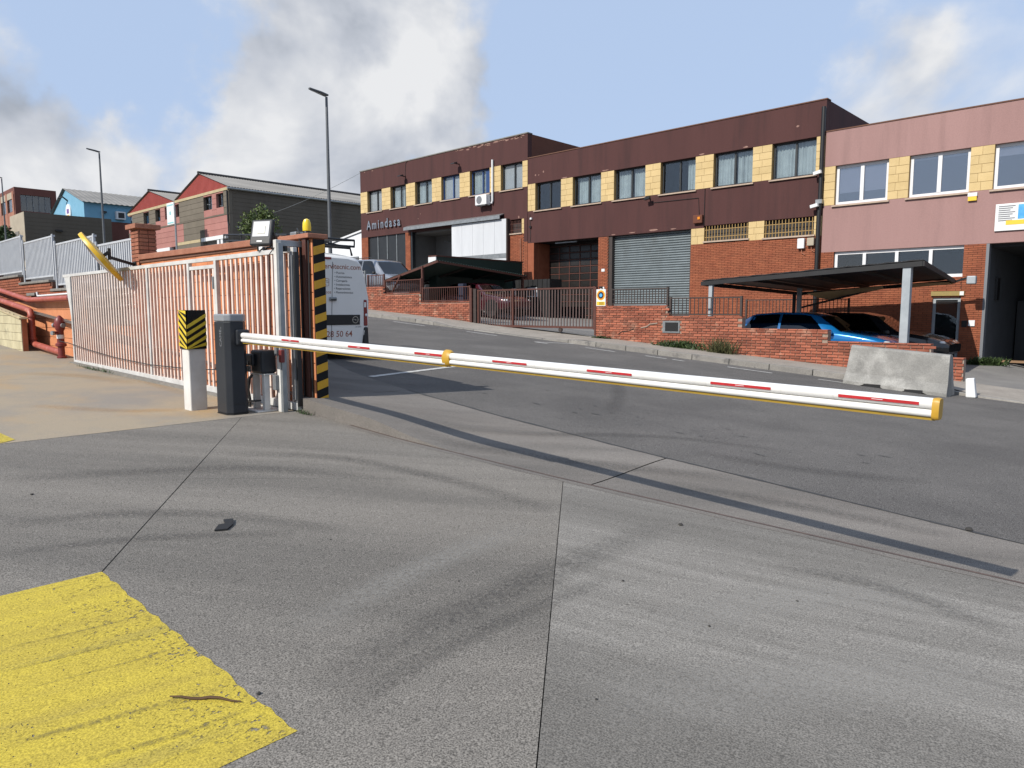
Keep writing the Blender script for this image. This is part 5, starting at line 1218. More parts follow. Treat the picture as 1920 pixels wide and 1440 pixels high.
for o, a, b, m, z0, z1 in ((g1, -66.2, -64.6, 'pink_block', 7.6, 9.18), (g1, -64.6, -60.3, 'olive_block', 7.6, 9.18), (g1, -60.3, -55.9, 'pink_block', 7.6, 9.18), (g1, -55.9, -55.63, 'olive_block', 3, 9.18),
                           (g2, -78, -73, 'olive_block', 7.3, 9.18), (g2, -73, -66.25, 'pink_block', 7.3, 9.18), (g1, -66.2, -60.6, 'olive_block', 3, 7.35), (g1, -56.5, -55.9, 'olive_block', 3, 7.3), (g2, -67.5, -66.25, 'olive_block', 3, 7.0), (g2, -78, -73.5, 'olive_block', 3, 7.3)):
    strip_panel(o, a, b, z0, z1, m)
MB().box(-66.2, -60.5, YF - .02, YF + .3, 7.35, 7.6).build('trim_band', 'cream_trim', g1)
MB().box(-60.5, -55.95, YF - .25, YF + .2, 7.30, 7.6).build('door_surround', 'trim_white', g1); MB().box(-60.6, -60.15, YF + .05, YF + .2, 3, 7.3).build('door_jamb', 'olive_dark', g1)
MB().box(-60.15, -57.6, YF + .1, YF + .2, 3, 7.3).build('shutter_door', 'stone_grey', g1)
for a in (-57.6, -56.95): MB().box(a, a + .38, YF - .2, YF + .2, 3, 7.3).build('door_surround', 'trim_white', g1)
MB().box(-57.2, -56.5, YF + .12, YF + .2, 3, 7.3).build('infill', 'olive_dark', g1)
MB().box(-73.5, -67.5, YF - .15, YF + .2, 7.0, 7.3).build('door_surround', 'trim_white', g2); MB().box(-73.5, -67.5, YF + 1.6, YF + 1.7, 3, 7.0).build('shop_front', 'interior_dark', g2)
MB().prism([(-73.4, YF - .1, 6.9), (-67.6, YF - .1, 6.9), (-67.6, YF - 1.3, 6.2), (-73.4, YF - 1.3, 6.2)], (0, 0, -.05)).build('awning', 'beige', g2); q = MB().box(-73.4, -68.4, YF - .9, YF - .8, 4.3, 5.9).build('shop_banner', 'awning_blue', g2)
MB().box(-55.88, -55.63, YF + .3, 50, 2, 11.22).build('side_wall', 'olive_dark', g1)
for r in range(30):
    pass
sgm = MB()
for r in range(18): sgm.box(-55.63, -55.612, YF + .3, 50, 5.4 + r * .32, 5.4 + r * .32 + .285)
stuff(sgm.build('block_courses', 'olive_dark', g1))
MB().tube([(-55.5, YF + .5, 8.2), (-55.5, YF + 6, 7.7), (-55.5, YF + 12, 7.2), (-55.5, YF + 20, 6.6)], .05, 6).build('wall_pipe', 'galvanised', g1); MB().tube([(-55.75, YF - .08, 11), (-55.75, YF - .08, 8.6), (-55.65, YF - .1, 8.3), (-55.6, YF - .1, 3)], .06, 8).build('rain_pipe', 'plastic_black', g1)
MB().tube([(-55.42, YF - .2, 11.16), (-55.42, 50, 11.16)], .09, 6).build('gutter', 'galvanised', g1)
# pale sign on a pole
ps = thing('pole_sign', 'pale turquoise framed sign on a post before the red gabled workshops', 'sign', (-62.5, 23.5, 4))
q0, q1 = PY(313, 382, 23.5), PY(328, 420, 23.5)
bd = MB().box(q0.x, q1.x, 23.45, 23.55, q1.z, q0.z).build('board', 'sign_white', ps, bevel=.03)
for z in (q0.z - .2, q1.z + .15): MB().box(q0.x + .12, q1.x - .12, 23.44, 23.449, z - .05, z + .05).build('stripe', 'sign_teal', bd)
MB().box(lerp(.4, q0.x, q1.x), lerp(.6, q0.x, q1.x), 23.44, 23.449, lerp(.45, q1.z, q0.z), lerp(.6, q1.z, q0.z)).build('emblem', 'sign_teal', bd)
MB().cyl((q1.x + .12, 23.5, 3.8), (q1.x + .12, 23.5, q0.z - .4), .08, 8).build('post', 'galvanised', ps)
# white shed between
ws = thing('white_shed', 'white rendered shed between the red gabled workshop and the brown workshop', 'shed', (-39.8, 27, 3))
MB().prism([(-42.5, YF + .4, 1), (-37.74, YF + .4, 1), (-37.74, YF + .4, 6.55), (-42.5, YF + .4, 5.85)], (0, 12, 0)).build('wall', 'white_wall', ws)
MB().prism([(-42.6, YF + .3, 5.88), (-37.74, YF + .3, 6.58), (-37.74, YF + .3, 6.68), (-42.6, YF + .3, 5.98)], (0, 12, 0)).build('roof_edge', 'trim_white', ws)
MB().box(-39.6, -38.6, YF + .33, YF + .4, 3.6, 5.0).build('window', 'sign_grey', ws)
# blue gabled building
D0, D1 = -105.2, -91.9
bl = thing('blue_workshop', 'light blue gabled workshop with a round white sign', 'building', (-98.5, YF, 6))
zt, za = 13.9, 16.05; xr = -98.6
MB().prism([(D0, YF, 5), (D1, YF, 5), (D1, YF, zt), (xr, YF, za), (D0, YF, 13.2)], (0, .3, 0)).build('front_wall', 'blue_paint', bl)
MB().box(D1 - .3, D1, YF + .3, 60, 11.9, zt).build('side_wall', 'blue_paint', bl); MB().box(D1 - .32, D1 - .02, YF + .3, 60, 4, 11.9).build('side_wall', 'far_brown', bl)
for a, b, zb_ in ((D1, D1 + .5, zt), (D0, D0 - .5, 13.2)):
    P_ = []
    for i in range(241):
        y = lerp(i / 240, YF - .3, 60); w = .03 * math.sin(i * math.pi / 2); P_.append([(xr, y, za + .06 + w), (b, y, zb_ - .05 + w)])
    MB().grid(P_).build('roof', 'fibre_cement', bl, fix=False)
sgn = MB().lathe([(1.0, 0), (1.0, -.12)], (-97.6, YF, 13.2), axis='y', n=24).build('round_sign', 'sign_white', bl)
MB().box(-97.95, -97.25, YF - .15, YF - .12, 13.1, 13.6).build('emblem', 'sign_purple', sgn); MB().box(-98.0, -97.2, YF - .15, YF - .12, 12.75, 12.9).build('emblem_band', 'sign_yellow', sgn)
MB().tube([(-97.9, YF, 14.6), (-97.9, YF - .5, 15.0), (-98.7, YF - .8, 14.9)], .09, 6).build('sign_lamp', 'plastic_black', bl)
for y, z in ((29.2, 12.2),): MB().box(D1, D1 + .5, y, y + 1.0, z, z + .9).build('air_unit', 'trim_white', bl); MB().box(D1 + .5, D1 + .52, y + .2, y + .85, z + .15, z + .75).build('air_grille', 'ink_black', bl)
MB().box(D1, D1 + .04, 30.9, 31.9, 9.9, 11.3).build('window', 'frame_white', bl); MB().box(D1 + .04, D1 + .06, 31.0, 31.8, 10.0, 11.2).build('pane', 'door_black', bl)
MB().box(D1, D1 + .5, 27.8, 28.2, 12.8, 13.0).build('wall_lamp', 'plastic_black', bl)
# olive block building
ol = thing('block_building', 'low dark olive block building, its sunlit end wall painted pale', 'building', (-92, 23, 6))
e0 = PY(45, 397, 19.3)
MB().box(e0.x - 6, e0.x, 19.3, 27.5, 4, e0.z).build('walls', 'olive_dark', ol)
MB().box(e0.x - 6, e0.x - .0, 19.26, 19.3, 4, e0.z + .02).build('sunlit_end', 'beige', ol)  # sunlight put into the colour: pale sunny end against the dark shaded side
cm = MB()
for r in range(16): cm.box(e0.x, e0.x + .02, 19.3, 27.5, 5.6 + r * .4, 5.6 + r * .4 + .37) if 5.97 + r * .4 < e0.z else None
stuff(cm.build('block_courses', 'olive_dark', ol))
MB().box(e0.x - 3.9, e0.x - 2.3, 19.2, 19.26, e0.z - 3.2, e0.z - 1.8).build('vent', 'stone_grey', ol); MB().box(e0.x - 3.9, e0.x - 2.2, 19.2, 19.26, 4, e0.z - 4.4).build('door', 'trim_white', ol)
MB().box(e0.x + .02, e0.x + .3, 22.0, 22.6, e0.z - 1.8, e0.z - 1.6).build('wall_lamp', 'plastic_black', ol)
# far brown building with a strip window
fb_ = thing('far_building', 'dark red brown building with a wide strip window up the hill', 'building', (-128, 28, 8))
f0 = PY(26, 350, YF); X1_ = f0.x
yb = 31.2
MB().box(X1_ - 16, X1_, YF, yb, 6, f0.z - 3.3).build('lower_walls', 'far_brown', fb_); MB().box(X1_ - 16, X1_, YF, yb, f0.z - 1.0, f0.z).build('parapet', 'far_brown', fb_)
MB().box(X1_ - .3, X1_, YF, YF + .7, f0.z - 3.3, f0.z - 1.).build('pier', 'far_brown', fb_); MB().box(X1_ - .3, X1_, yb - .7, yb, f0.z - 3.3, f0.z - 1.).build('pier', 'far_brown', fb_)
MB().box(X1_ - .25, X1_ - .2, YF + .7, yb - .7, f0.z - 3.3, f0.z - 1.).build('pane', 'window_glass', fb_)
for k in range(1, 5): MB().box(X1_ - .2, X1_ - .1, lerp(k / 5, YF + .7, yb - .7) - .03, lerp(k / 5, YF + .7, yb - .7) + .03, f0.z - 3.3, f0.z - 1).build('mullion', 'sign_grey', fb_)
MB().box(X1_ - 16, X1_ - .6, YF + .3, yb - .2, f0.z - 3.3, f0.z - 1).build('inner_wall', 'interior_dark', fb_)
for k in range(4):
    a = X1_ - .6 - k * 3.9; MB().box(a - .9, a, YF - .05, YF + .3, 6, f0.z - .5).build('pier', 'far_brick', fb_); MB().box(a - 3.9, a - .9, YF - .02, YF + .3, f0.z - 1.5, f0.z - .6).build('lintel', 'beige', fb_); MB().box(a - 3.9, a - .9, YF - .02, YF + .3, f0.z - 5.2, f0.z - 3.4).build('spandrel', 'far_brick', fb_)
    MB().box(a - 3.9, a - .9, YF + .1, YF + .15, f0.z - 3.4, f0.z - 1.5).build('pane', 'window_glass', fb_)
# ------------------------------------------------------------------ walls, railings and gate along the far pavement
VY = 17.5
def zb_w(x): return zwalk(x) - .12
def low_wall(label, segs, seed, limit, holes=()):
    w = thing('brick_wall', label, 'wall', ((segs[0][0] + segs[-1][1]) / 2, VY + .1, zwalk(segs[0][0])))
    for xa, xb, zt in segs:
        MB().prism([(xa, VY + .022, zb_w(xa) - .3), (xb, VY + .022, zb_w(xb) - .3), (xb, VY + .022, zt - .005), (xa, VY + .022, zt - .005)], (0, .2, 0)).build('core', 'mortar', w)
    st = lambda x: next((z_ for a, b, z_ in segs if a <= x <= b), segs[-1][2])
    bricks(w, segs[0][0], segs[-1][1], VY, lambda x: zb_w(x) - .05, lambda x: st(x), 'brick_red', limit=limit, jit=.008, j=.015, seed=seed, holes=holes)
    for xa, xb, zt in segs:                 # soldier course of flat bricks on top
        n = max(1, round((xb - xa) / .25)); me = piece_mesh('cap_brick', (xb - xa) / n - .01, .235, .03, 'brick_red', .004)
        for k in range(n): link('cap_brick', me, None, w, (lerp((k + .5) / n, xa, xb), VY + .11, zt + .016))
    return w
wl_ = low_wall('low red brick wall stepping down beside the green carport', [(-25.2, -23.93, 2.50), (-23.93, -21.55, 2.21), (-21.55, -18.76, 1.86)], 3, 300)
wr_ = low_wall('low red brick wall stepping down behind the concrete barrier', [(-13.12, -10.65, 1.67), (-10.65, -8.43, 1.38), (-8.43, -6.25, 1.07), (-6.25, -4.05, .80), (-4.05, -3.42, .52)], 5, 300, holes=[(-10.70, -10.32, .96, 1.24)])
q = MB().box(-10.78, -10.24, VY - .012, VY + .03, .94, .98).box(-10.78, -10.24, VY - .012, VY + .03, 1.23, 1.27).box(-10.78, -10.70, VY - .012, VY + .03, .98, 1.23).box(-10.28, -10.24, VY - .012, VY + .03, .98, 1.23).build('vent_frame', 'galvanised', wr_)
MB().box(-10.70, -10.28, VY - .010, VY + .018, .98, 1.23).build('vent_opening', 'ink_black', q)
crk = [(-12.3, .86), (-12.15, .95), (-11.9, .97), (-11.75, 1.04)]
MB().tube([(x, VY - .012, z) for x, z in crk], .010, 5).build('crack_fill', 'joint_dirt', wr_); MB().tube([(x, VY - .012, z) for x, z in ((-11.5, 1.06), (-11.3, 1.10), (-11.2, 1.17), (-10.95, 1.2))], .02, 5).build('crack_fill', 'mortar', wr_)
def railing(label, xa, xb, z0, z1, m, sp=.12, y=VY + .1, mid=False, group='railings on the brick walls', posts=True, flat=True):
    r = thing('railing', label, 'railing', ((xa + xb) / 2, y, z0), group)
    MB().box(xa, xb, y - .02, y + .02, z1 - .03, z1).build('top_rail', m, r); MB().box(xa, xb, y - .015, y + .015, z0, z0 + .03).build('bottom_rail', m, r)
    if mid: 
        for t in (.33, .66): MB().box(xa, xb, y - .008, y + .008, lerp(t, z0, z1) - .008, lerp(t, z0, z1) + .008).build('mid_rail', m, r)
    if posts:
        for x in (xa, xb): MB().box(x - .03, x + .03, y - .03, y + .03, z0 - .05, z1 + .02).build('post', m, r)
    h = z1 - z0 - .06; bm_ = MB().box(-.009, .009, -.009, .009, -h / 2, h / 2).mesh('bar'); bm_.materials.append(M[m]); n = int((xb - xa) / sp)
    for k in range(1, n): link('bar', bm_, None, r, (lerp(k / n, xa, xb), y, (z0 + z1) / 2))
    return r
railing('brown railing on the highest step of the brick wall, in front of the silver car', -25.1, -23.98, 2.55, 3.03, 'rail_brown')
railing('brown railing on the middle step of the brick wall, under the carport corner', -23.9, -21.6, 2.27, 2.78, 'rail_brown')
railing('brown railing on the brick wall beside the brown sliding gate', -21.5, -18.85, 1.92, 2.44, 'rail_brown')
railing('dark grid railing in front of the grey roller shutter', -12.62, -10.7, 1.74, 2.20, 'rail_dark', mid=True, sp=.10)
railing('dark railing between the grid railing and the black carport post', -10.6, -8.5, 1.44, 1.92, 'rail_dark')
ra_, rb_ = PY(1400, 560, 24.6), PY(1592, 560, 24.6)
railing('dark railing behind the blue car under the black carport', ra_.x, rb_.x, .95, ra_.z - .04, 'rail_dark', y=24.6)
railing('light grey metal side gate beside the white van roof rack', -26.5, -25.3, 2.38, 3.22, 'galvanised', sp=.16)
sgt = thing('brown_gate', 'brown barred sliding gate between the two low brick walls', 'gate', (-15.8, VY + .1, .95))
g0, g1_ = -18.42, -13.22; zb2, zt2 = 1.0, 2.29
MB().box(g0, g1_, VY + .06, VY + .12, zt2 - .05, zt2).build('top_rail', 'rail_brown', sgt); MB().box(g0, g1_, VY + .06, VY + .12, zb2, zb2 + .07).build('bottom_rail', 'rail_brown', sgt)
bm_ = MB().box(-.014, .014, -.012, .012, -.59, .59).mesh('bar'); bm_.materials.append(M['gate_bar'])
n = 42
for k in range(1, n): link('bar', bm_, None, sgt, (lerp(k / n, g0, g1_), VY + .09, 1.65))
for x in (g0 + .03, -16.7, g1_ - .03): MB().box(x - .035, x + .035, VY + .055, VY + .125, zb2 - .02, zt2 + .01).build('post', 'rail_brown', sgt)
for x in (-17.3, -14.6): MB().cyl((x, VY + .06, zb2 - .05), (x, VY + .12, zb2 - .05), .07, 12).build('wheel', 'rail_dark', sgt)
gp = thing('gate_post', 'wide brown steel gate post at the end of the low brick wall', 'gate post', (-18.6, VY + .1, 1))
MB().box(-18.76, -18.64, VY - .02, VY + .25, .9, 2.36).build('column', 'rail_brown', gp); MB().box(-18.60, -18.46, VY + .02, VY + .25, .9, 2.33).build('column', 'rail_dark', gp)
np_ = thing('parking_sign', 'tall no parking plate with a round emblem on the gate end post', 'sign', (-12.95, VY - .03, 1.7))
MB().box(-13.18, -13.12, VY - .02, VY + .08, .8, 2.28).build('post', 'rail_brown', np_)
pl = MB().box(-13.10, -12.76, VY - .03, VY - .01, 1.70, 2.20).build('plate', 'sign_white', np_)
for r_, m, d in ((.155, 'sign_yellow', .002), (.135, 'sign_orange', .004), (.10, 'ink_black', .006), (.055, 'sign_blue', .008)): MB().lathe([(r_, 0), (r_, -.001)], (-12.93, VY - .03 - d, 2.02), axis='y', n=24).build('emblem_ring', m, pl)
MB().box(-13.08, -12.78, VY - .034, VY - .030, 1.72, 1.83).build('yellow_field', 'sign_yellow', pl)
for k in range(3): MB().box(-13.0, -12.82, VY - .036, VY - .0341, 1.74 + k * .03, 1.752 + k * .03).build('text_line', 'ink_black', pl)
tag(MB().box(-13.02, -12.92, VY - .02, VY + .05, 2.23, 2.29).build('lock_box', 'ink_black', bevel=.006), 'small black lock box above the no parking plate', 'lock box')

# ------------------------------------------------------------------ carports
gc = thing('green_carport', 'dark green corrugated carport roof on brown steel posts', 'carport', (-23, 20, 2))
A_, B_, C_, D_ = Vector((-24.75, 18.2, 2.86)), Vector((-21.34, 18.2, 3.53)), Vector((-22.1, 24.2, 3.16)), Vector((-24.9, 24.2, 2.83))
P_ = []
n = 150
for i in range(n + 1):
    t = i / n; a, b = A_.lerp(D_, t), B_.lerp(C_, t); w = .022 * math.sin(i * math.pi / 2); P_.append([a + Vector((0, 0, w)), a.lerp(b, .5) + Vector((0, 0, w)), b + Vector((0, 0, w))])
o = MB().grid(P_).build('roof', 'green_sheet', gc, fix=False)
md = o.modifiers.new('solid', 'SOLIDIFY'); md.thickness = .012
dz = Vector((0, 0, .07))
MB().beam(A_ - dz, B_ - dz, .06, .09).build('edge_beam', 'rail_brown', gc); MB().beam(B_ - dz, C_ - dz, .06, .08).build('edge_beam', 'rail_brown', gc); MB().beam(A_ - dz, D_ - dz, .06, .08).build('edge_beam', 'rail_brown', gc); MB().beam(D_ - dz, C_ - dz, .06, .08).build('edge_beam', 'rail_brown', gc)
for t in (.33, .66): MB().beam(A_.lerp(D_, t) - dz, B_.lerp(C_, t) - dz, .05, .07).build('rafter', 'rail_dark', gc)
for x in (-22.2,): MB().box(x - .04, x + .04, VY + .62, VY + .7, 1.3, 3.32).build('post', 'rail_brown', gc)
MB().beam((-24.3, VY + .66, 2.2), (-23.6, VY + .66, 3.02), .06).build('brace', 'rail_brown', gc); MB().box(-22.2, -22.1, 23.9, 24.0, 1.3, 3.1).build('post', 'rail_brown', gc)
fsb = thing('awning_box', 'long dark box awning with pale end panel above the green carport', 'awning', (-23.8, 22.5, 3.4))
MB().box(-24.0, -23.5, 20.0, 25.4, 1.6, 3.86).build('case', 'green_sheet', fsb); MB().box(-24.02, -23.48, 19.98, 25.42, 3.86, 3.92).build('top_trim', 'rail_brown', fsb); MB().box(-24.0, -23.5, 19.96, 20.0, 3.45, 3.85).build('end_panel', 'trim_white', fsb)  # lower case is added, a dark screen for the gloom before the white door
MB().box(-23.9, -23.8, 25.2, 25.3, 1.5, 3.35).build('post', 'rail_dark', fsb); MB().box(-23.9, -23.8, 20.2, 20.3, 1.5, 3.35).build('post', 'rail_dark', fsb)
sh = thing('dark_backing', 'dark ribbed box added to blacken the space under the green carport', 'shed', (-22.5, 24.9, 1.4))  # added dark box, stands for the gloom seen beneath the carport roof
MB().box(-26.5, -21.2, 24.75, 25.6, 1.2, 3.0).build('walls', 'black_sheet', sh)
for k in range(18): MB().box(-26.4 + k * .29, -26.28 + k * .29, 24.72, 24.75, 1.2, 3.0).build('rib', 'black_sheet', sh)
for x in (-23.6, -22.2):
    l = MB().box(x - .3, x + .3, 24.66, 24.71, 2.2, 2.62).build('lattice_window', 'trim_white', sh)
    for k in range(4): MB().box(x - .27 + k * .145, x - .17 + k * .145, 24.655, 24.66, 2.24, 2.58).build('pane', 'door_black', l)
bxm = PY(867, 543, 18.1); tag(MB().box(bxm.x - .14, bxm.x + .14, 18.0, 18.2, zcourt(bxm.x, 18.1), 2.56).build('letter_box', 'awning_blue', bevel=.02), 'dark blue steel letter box on a stand behind the brown railing', 'letter box')
# black carport
bc = thing('black_carport', 'black flat carport roof on grey posts over the parked cars', 'carport', (-7, 20, .1))
p1, p2, p3, p4 = PY(1316, 527, 18.), PY(1731, 488, 17.75), PY(1790, 524, 25.2), PY(1500, 547, 25.2)
dn = Vector((0, 0, -.07))
P_ = []
for i in range(25):
    t = i / 24; w = Vector((0, 0, .012 * (i % 2))); P_.append([p1.lerp(p2, t) + w, p4.lerp(p3, t) + w])
o = MB().grid(P_).build('roof', 'black_sheet', bc, fix=False); md = o.modifiers.new('solid', 'SOLIDIFY'); md.thickness = .02
for a, b in ((p1, p2), (p2, p3), (p4, p3), (p1, p4)): MB().beam(a + dn, b + dn, .06, .11).build('edge_beam', 'black_sheet', bc)
for t in (.25, .5, .75): MB().beam(p1.lerp(p2, t) + dn, p4.lerp(p3, t) + dn, .05, .08).build('rafter', 'black_sheet', bc)
def cpost(px, y, w, zt, zb_=None):
    x = PY(px, 600, y).x; MB().box(x - w, x + w, y - w, y + w, zb_ if zb_ is not None else zcourt(x, y) - .05, zt).build('post', 'post_grey', bc, bevel=.008)
cpost(1332, 18.05, .055, 2.30); cpost(1497, 22.3, .06, 2.26); cpost(1697, 17.85, .085, 2.60)
ss = thing('shade_sail', 'tan fabric shade sail hanging below the black carport', 'shade sail', (-7, 22, 2))
s1, s2, s3, s4 = PY(1512, 550, 23.4), PY(1655, 536, 23.4), PY(1660, 541, 24.4), PY(1560, 562, 24.0)
MB().grid([[s1.lerp(s2, t) for t in (0, .25, .5, .75, 1)], [s1.lerp(s2, t).lerp(s4.lerp(s3, t), .5) - Vector((0, 0, .05)) for t in (0, .25, .5, .75, 1)], [s4.lerp(s3, t) for t in (0, .25, .5, .75, 1)]]).build('sail', 'sail_tan', ss, smooth=True, fix=False)
MB().beam(PY(1500, 577, 23.6), PY(1662, 537, 24.2), .06).build('strut', 'black_sheet', ss); MB().box(s1.x - .04, s1.x + .04, 22.4, 22.48, zcourt(s1.x, 22.4) - .05, s1.z).build('post', 'black_sheet', ss)
s5, s6 = PY(1690, 533, 24.6), PY(1778, 529, 24.6)
MB().grid([[s5, s6], [s5 - Vector((0, -.6, .10)), s6 - Vector((0, -.6, .04))]]).build('sail', 'sail_tan', ss, fix=False)
q = PY(1822, 525, 25.1); lm = thing('arm_lamp', 'grey lamp on a short arm at the carport corner', 'lamp', q)
MB().beam(p3 + dn, q + Vector((0, 0, .1)), .06).build('arm', 'plastic_black', lm); MB().box(q.x - .12, q.x + .12, q.y - .1, q.y + .1, q.z - .12, q.z + .12).build('head', 'post_grey', lm, bevel=.03)

# ------------------------------------------------------------------ roadside pieces
jb = thing('jersey_barrier', 'weathered concrete jersey barrier at the kerb before the brick wall', 'concrete barrier', (-4.15, 15.5, 0))
prof = [(-.31, 0), (-.31, .07), (-.22, .24), (-.12, .75), (-.09, .79), (.09, .79), (.12, .75), (.22, .24), (.31, .07), (.31, 0)]
def sec(x, s_=1.): return [(x + (.10 if s_ == 0 else 0), 15.55 + y, zroad(x, 15.5) + z) for y, z in prof]
P_ = []
for t in [k / 12 for k in range(13)]:
    x = lerp(t, -5.10, -3.22); row = []
    for i, (y, z) in enumerate(prof):
        xx_ = x + (.10 * z if t == 0 else (-.03 * z if t == 1 else 0)); zz_ = z
        if i in (0, 9) and (k_ := round(t * 12)) in (3, 4, 8, 9): zz_ = .06
        row.append((xx_, 15.55 + y + (.004 * math.sin(t * 40 + i)), zroad(x, 15.5) + zz_))
    P_.append(row)
mb = MB().grid(P_); mb.add([p for p in P_[0]], [tuple(range(10))]); mb.add([p for p in P_[-1]], [tuple(range(10))])
mb.build('body', 'jersey', jb, bevel=.012)
for t in (.30, .70): x = lerp(t, -5.1, -3.22); MB().box(x - .16, x + .16, 15.235, 15.25, zroad(x, 15.5) + .004, zroad(x, 15.5) + .065).build('lifting_slot', 'ink_black', jb)
p = PY(1822, 727, 15.9); z0_ = zroad(p.x, 15.9) + .0
tag(MB().hexa([(p.x - .08, 15.82, z0_), (p.x + .09, 15.82, z0_), (p.x + .09, 15.98, z0_), (p.x - .08, 15.98, z0_)], [(p.x - .10, 15.82, z0_ + .36), (p.x + .04, 15.82, z0_ + .38), (p.x + .04, 15.94, z0_ + .38), (p.x - .10, 15.94, z0_ + .36)]).build('stub_post', 'sign_white', bevel=.02), 'short leaning white stub post beside the concrete barrier', 'post')
# lamp posts
for i, (pxt, pyt, lab) in enumerate(((612, 182, 'tall grey street lamp behind the white van'), (186, 287, 'tall grey street lamp in front of the blue workshop'), (3, 335, 'tall grey street lamp by the far red brown building'))):
    t = PY(pxt, pyt, 16.4); zg = zwalk(t.x)
    l = thing('street_lamp', lab, 'street lamp', (t.x, 16.4, zg), 'street lamps up the hill')
    MB().lathe([(.12, 0), (.12, .5), (.085, .55), (.075, 3), (.05, t.z - zg)], (t.x, 16.4, zg), n=12).build('pole', 'lamp_pole', l, smooth=True)
    hd = t + Vector((-.12, 0, .03))
    MB().prism([hd + Vector((-.08, .05, .02)), hd + Vector((.22, .05, .0)), hd + Vector((.20, -.25, .06)), hd + Vector((.12, -.75, .13)), hd + Vector((.0, -.75, .13)), hd + Vector((-.08, -.25, .08))], (0, 0, .07)).build('head', 'lamp_pole', l, bevel=.02)
    MB().prism([hd + Vector((.0, -.2, .055)), hd + Vector((.14, -.2, .04)), hd + Vector((.10, -.66, .105)), hd + Vector((.02, -.66, .11))], (0, 0, -.008)).build('lens', 'led_white', l)
# wire from the lamp to the brown workshop
a, b = Vector((-37.7, YF, 10.0)), Vector((-55, YF + 2, 9.0)); tag(MB().tube([a.lerp(b, t) - Vector((0, 0, .9 * t * (1 - t))) for t in [k / 10 for k in range(11)]], .012, 5).build('overhead_wire', 'galvanised'), 'thin overhead wire running from the brown workshop parapet', 'wire')

# ------------------------------------------------------------------ plants
def foliage(name, c, rad, n, size, m, parent, seed=1, up=.0, clumps=14):
    rr = random.Random(seed); mb = MB(); cl = []
    for k in range(clumps):
        while True:
            v = Vector((rr.uniform(-1, 1), rr.uniform(-1, 1), rr.uniform(-1, 1)))
            if v.length < 1: break
        cl.append((Vector((v.x * rad[0], v.y * rad[1], v.z * rad[2])) * .78, rr.uniform(.25, .5)))
    for k in range(n):
        q, s_ = rr.choice(cl); v = Vector((rr.gauss(0, 1), rr.gauss(0, 1), rr.gauss(0, 1))).normalized() * rr.random() ** .4
        p = Vector(c) + q + Vector((v.x * rad[0], v.y * rad[1], v.z * rad[2])) * s_
        d = Vector((rr.gauss(0, 1), rr.gauss(0, 1), rr.gauss(0, 1) + up)).normalized(); s = d.cross(Vector((rr.gauss(0, 1), rr.gauss(0, 1), rr.gauss(0, 1)))).normalized()
        l = size * rr.uniform(.6, 1.3); w = l * .32
        mb.add([p, p + d * l * .5 + s * w, p + d * l, p + d * l * .5 - s * w], [(0, 1, 2, 3)])
    return mb.build(name, m, parent, fix=False)
tp = PY(484, 425, 23.5); tg = 2.9
tr = thing('young_tree', 'young green leafy tree in front of the dark side wall', 'tree', (tp.x, 23.5, tg))
MB().tube([(tp.x, 23.5, tg - .6), (tp.x + .05, 23.5, tg + 1.5), (tp.x, 23.5, tp.z - .6)], [.10, .07, .05], 8).build('trunk', 'bark', tr, smooth=True)
for k in range(7):
    a_ = k * 2.4; MB().tube([(tp.x, 23.5, tp.z - 1.2 + k * .15), (tp.x + .7 * math.cos(a_), 23.5 + .7 * math.sin(a_), tp.z - .3 + k * .15)], [.035, .012], 5).build('limb', 'bark', tr)
foliage('crown', (tp.x, 23.5, tp.z + .1), (1.35, 1.3, 1.45), 2600, .20, 'leaf', tr, 3, clumps=26)
hp = PY(10, 432, 17.4); hb = thing('hedge', 'dark green hedge beside the olive block building', 'hedge', (hp.x - 3, 17.4, 6)); foliage('leaves', (hp.x - 4, 17.6, hp.z - .4), (6.2, .8, 1.2), 3500, .34, 'leaf_dark', hb, 9, clumps=40)
for i, (x, y, w, h, m, lab) in enumerate(((-10.15, 17.25, .75, .22, 'leaf_dark', 'low green weeds at the brick wall under the small vent'), (-8.85, 17.2, .42, .38, 'leaf_dry', 'dry brownish grass bush at the foot of the low brick wall'), (-12.85, 17.35, .35, .09, 'leaf_dark', 'small weeds at the brick wall beside the gate end post'), (-4.4, 25.6, .5, .22, 'leaf_dark', 'small green plant at the pink building brick pier'))):
    z0_ = zwalk(x) - .05 if y < 18 else zcourt(x, y)
    t_ = thing('weed_clump', lab, 'plant', (x, y, z0_)); rr = random.Random(i); mb = MB()
    for k in range(420 if h > .2 else 160):
        p = Vector((x + rr.gauss(0, w * .42), y + abs(rr.gauss(0, .09)) - .05, z0_)); d = Vector((rr.gauss(0, .45), rr.gauss(0, .35) - .1, 1)).normalized(); l = h * rr.uniform(.4, 1.5); s = d.cross(Vector((rr.gauss(0, 1), rr.gauss(0, 1), 0))).normalized() * (.007 if m == 'leaf_dry' else .018)
        mb.add([p - s, p + s, p + d * l * .6 + s, p + d * l + Vector((rr.gauss(0, .05), rr.gauss(0, .05), -.02)), p + d * l * .6 - s], [(0, 1, 2, 3, 4)])
        if m != 'leaf_dry':
            q = p + d * l * .7; e_ = Vector((rr.gauss(0, 1), rr.gauss(0, 1), rr.gauss(0, .6))).normalized() * .07; s2_ = e_.cross(Vector((0, 0, 1))) * .4; mb.add([q, q + e_ * .5 + s2_, q + e_, q + e_ * .5 - s2_], [(0, 1, 2, 3)])
    mb.build('leaves', m, t_, fix=False)
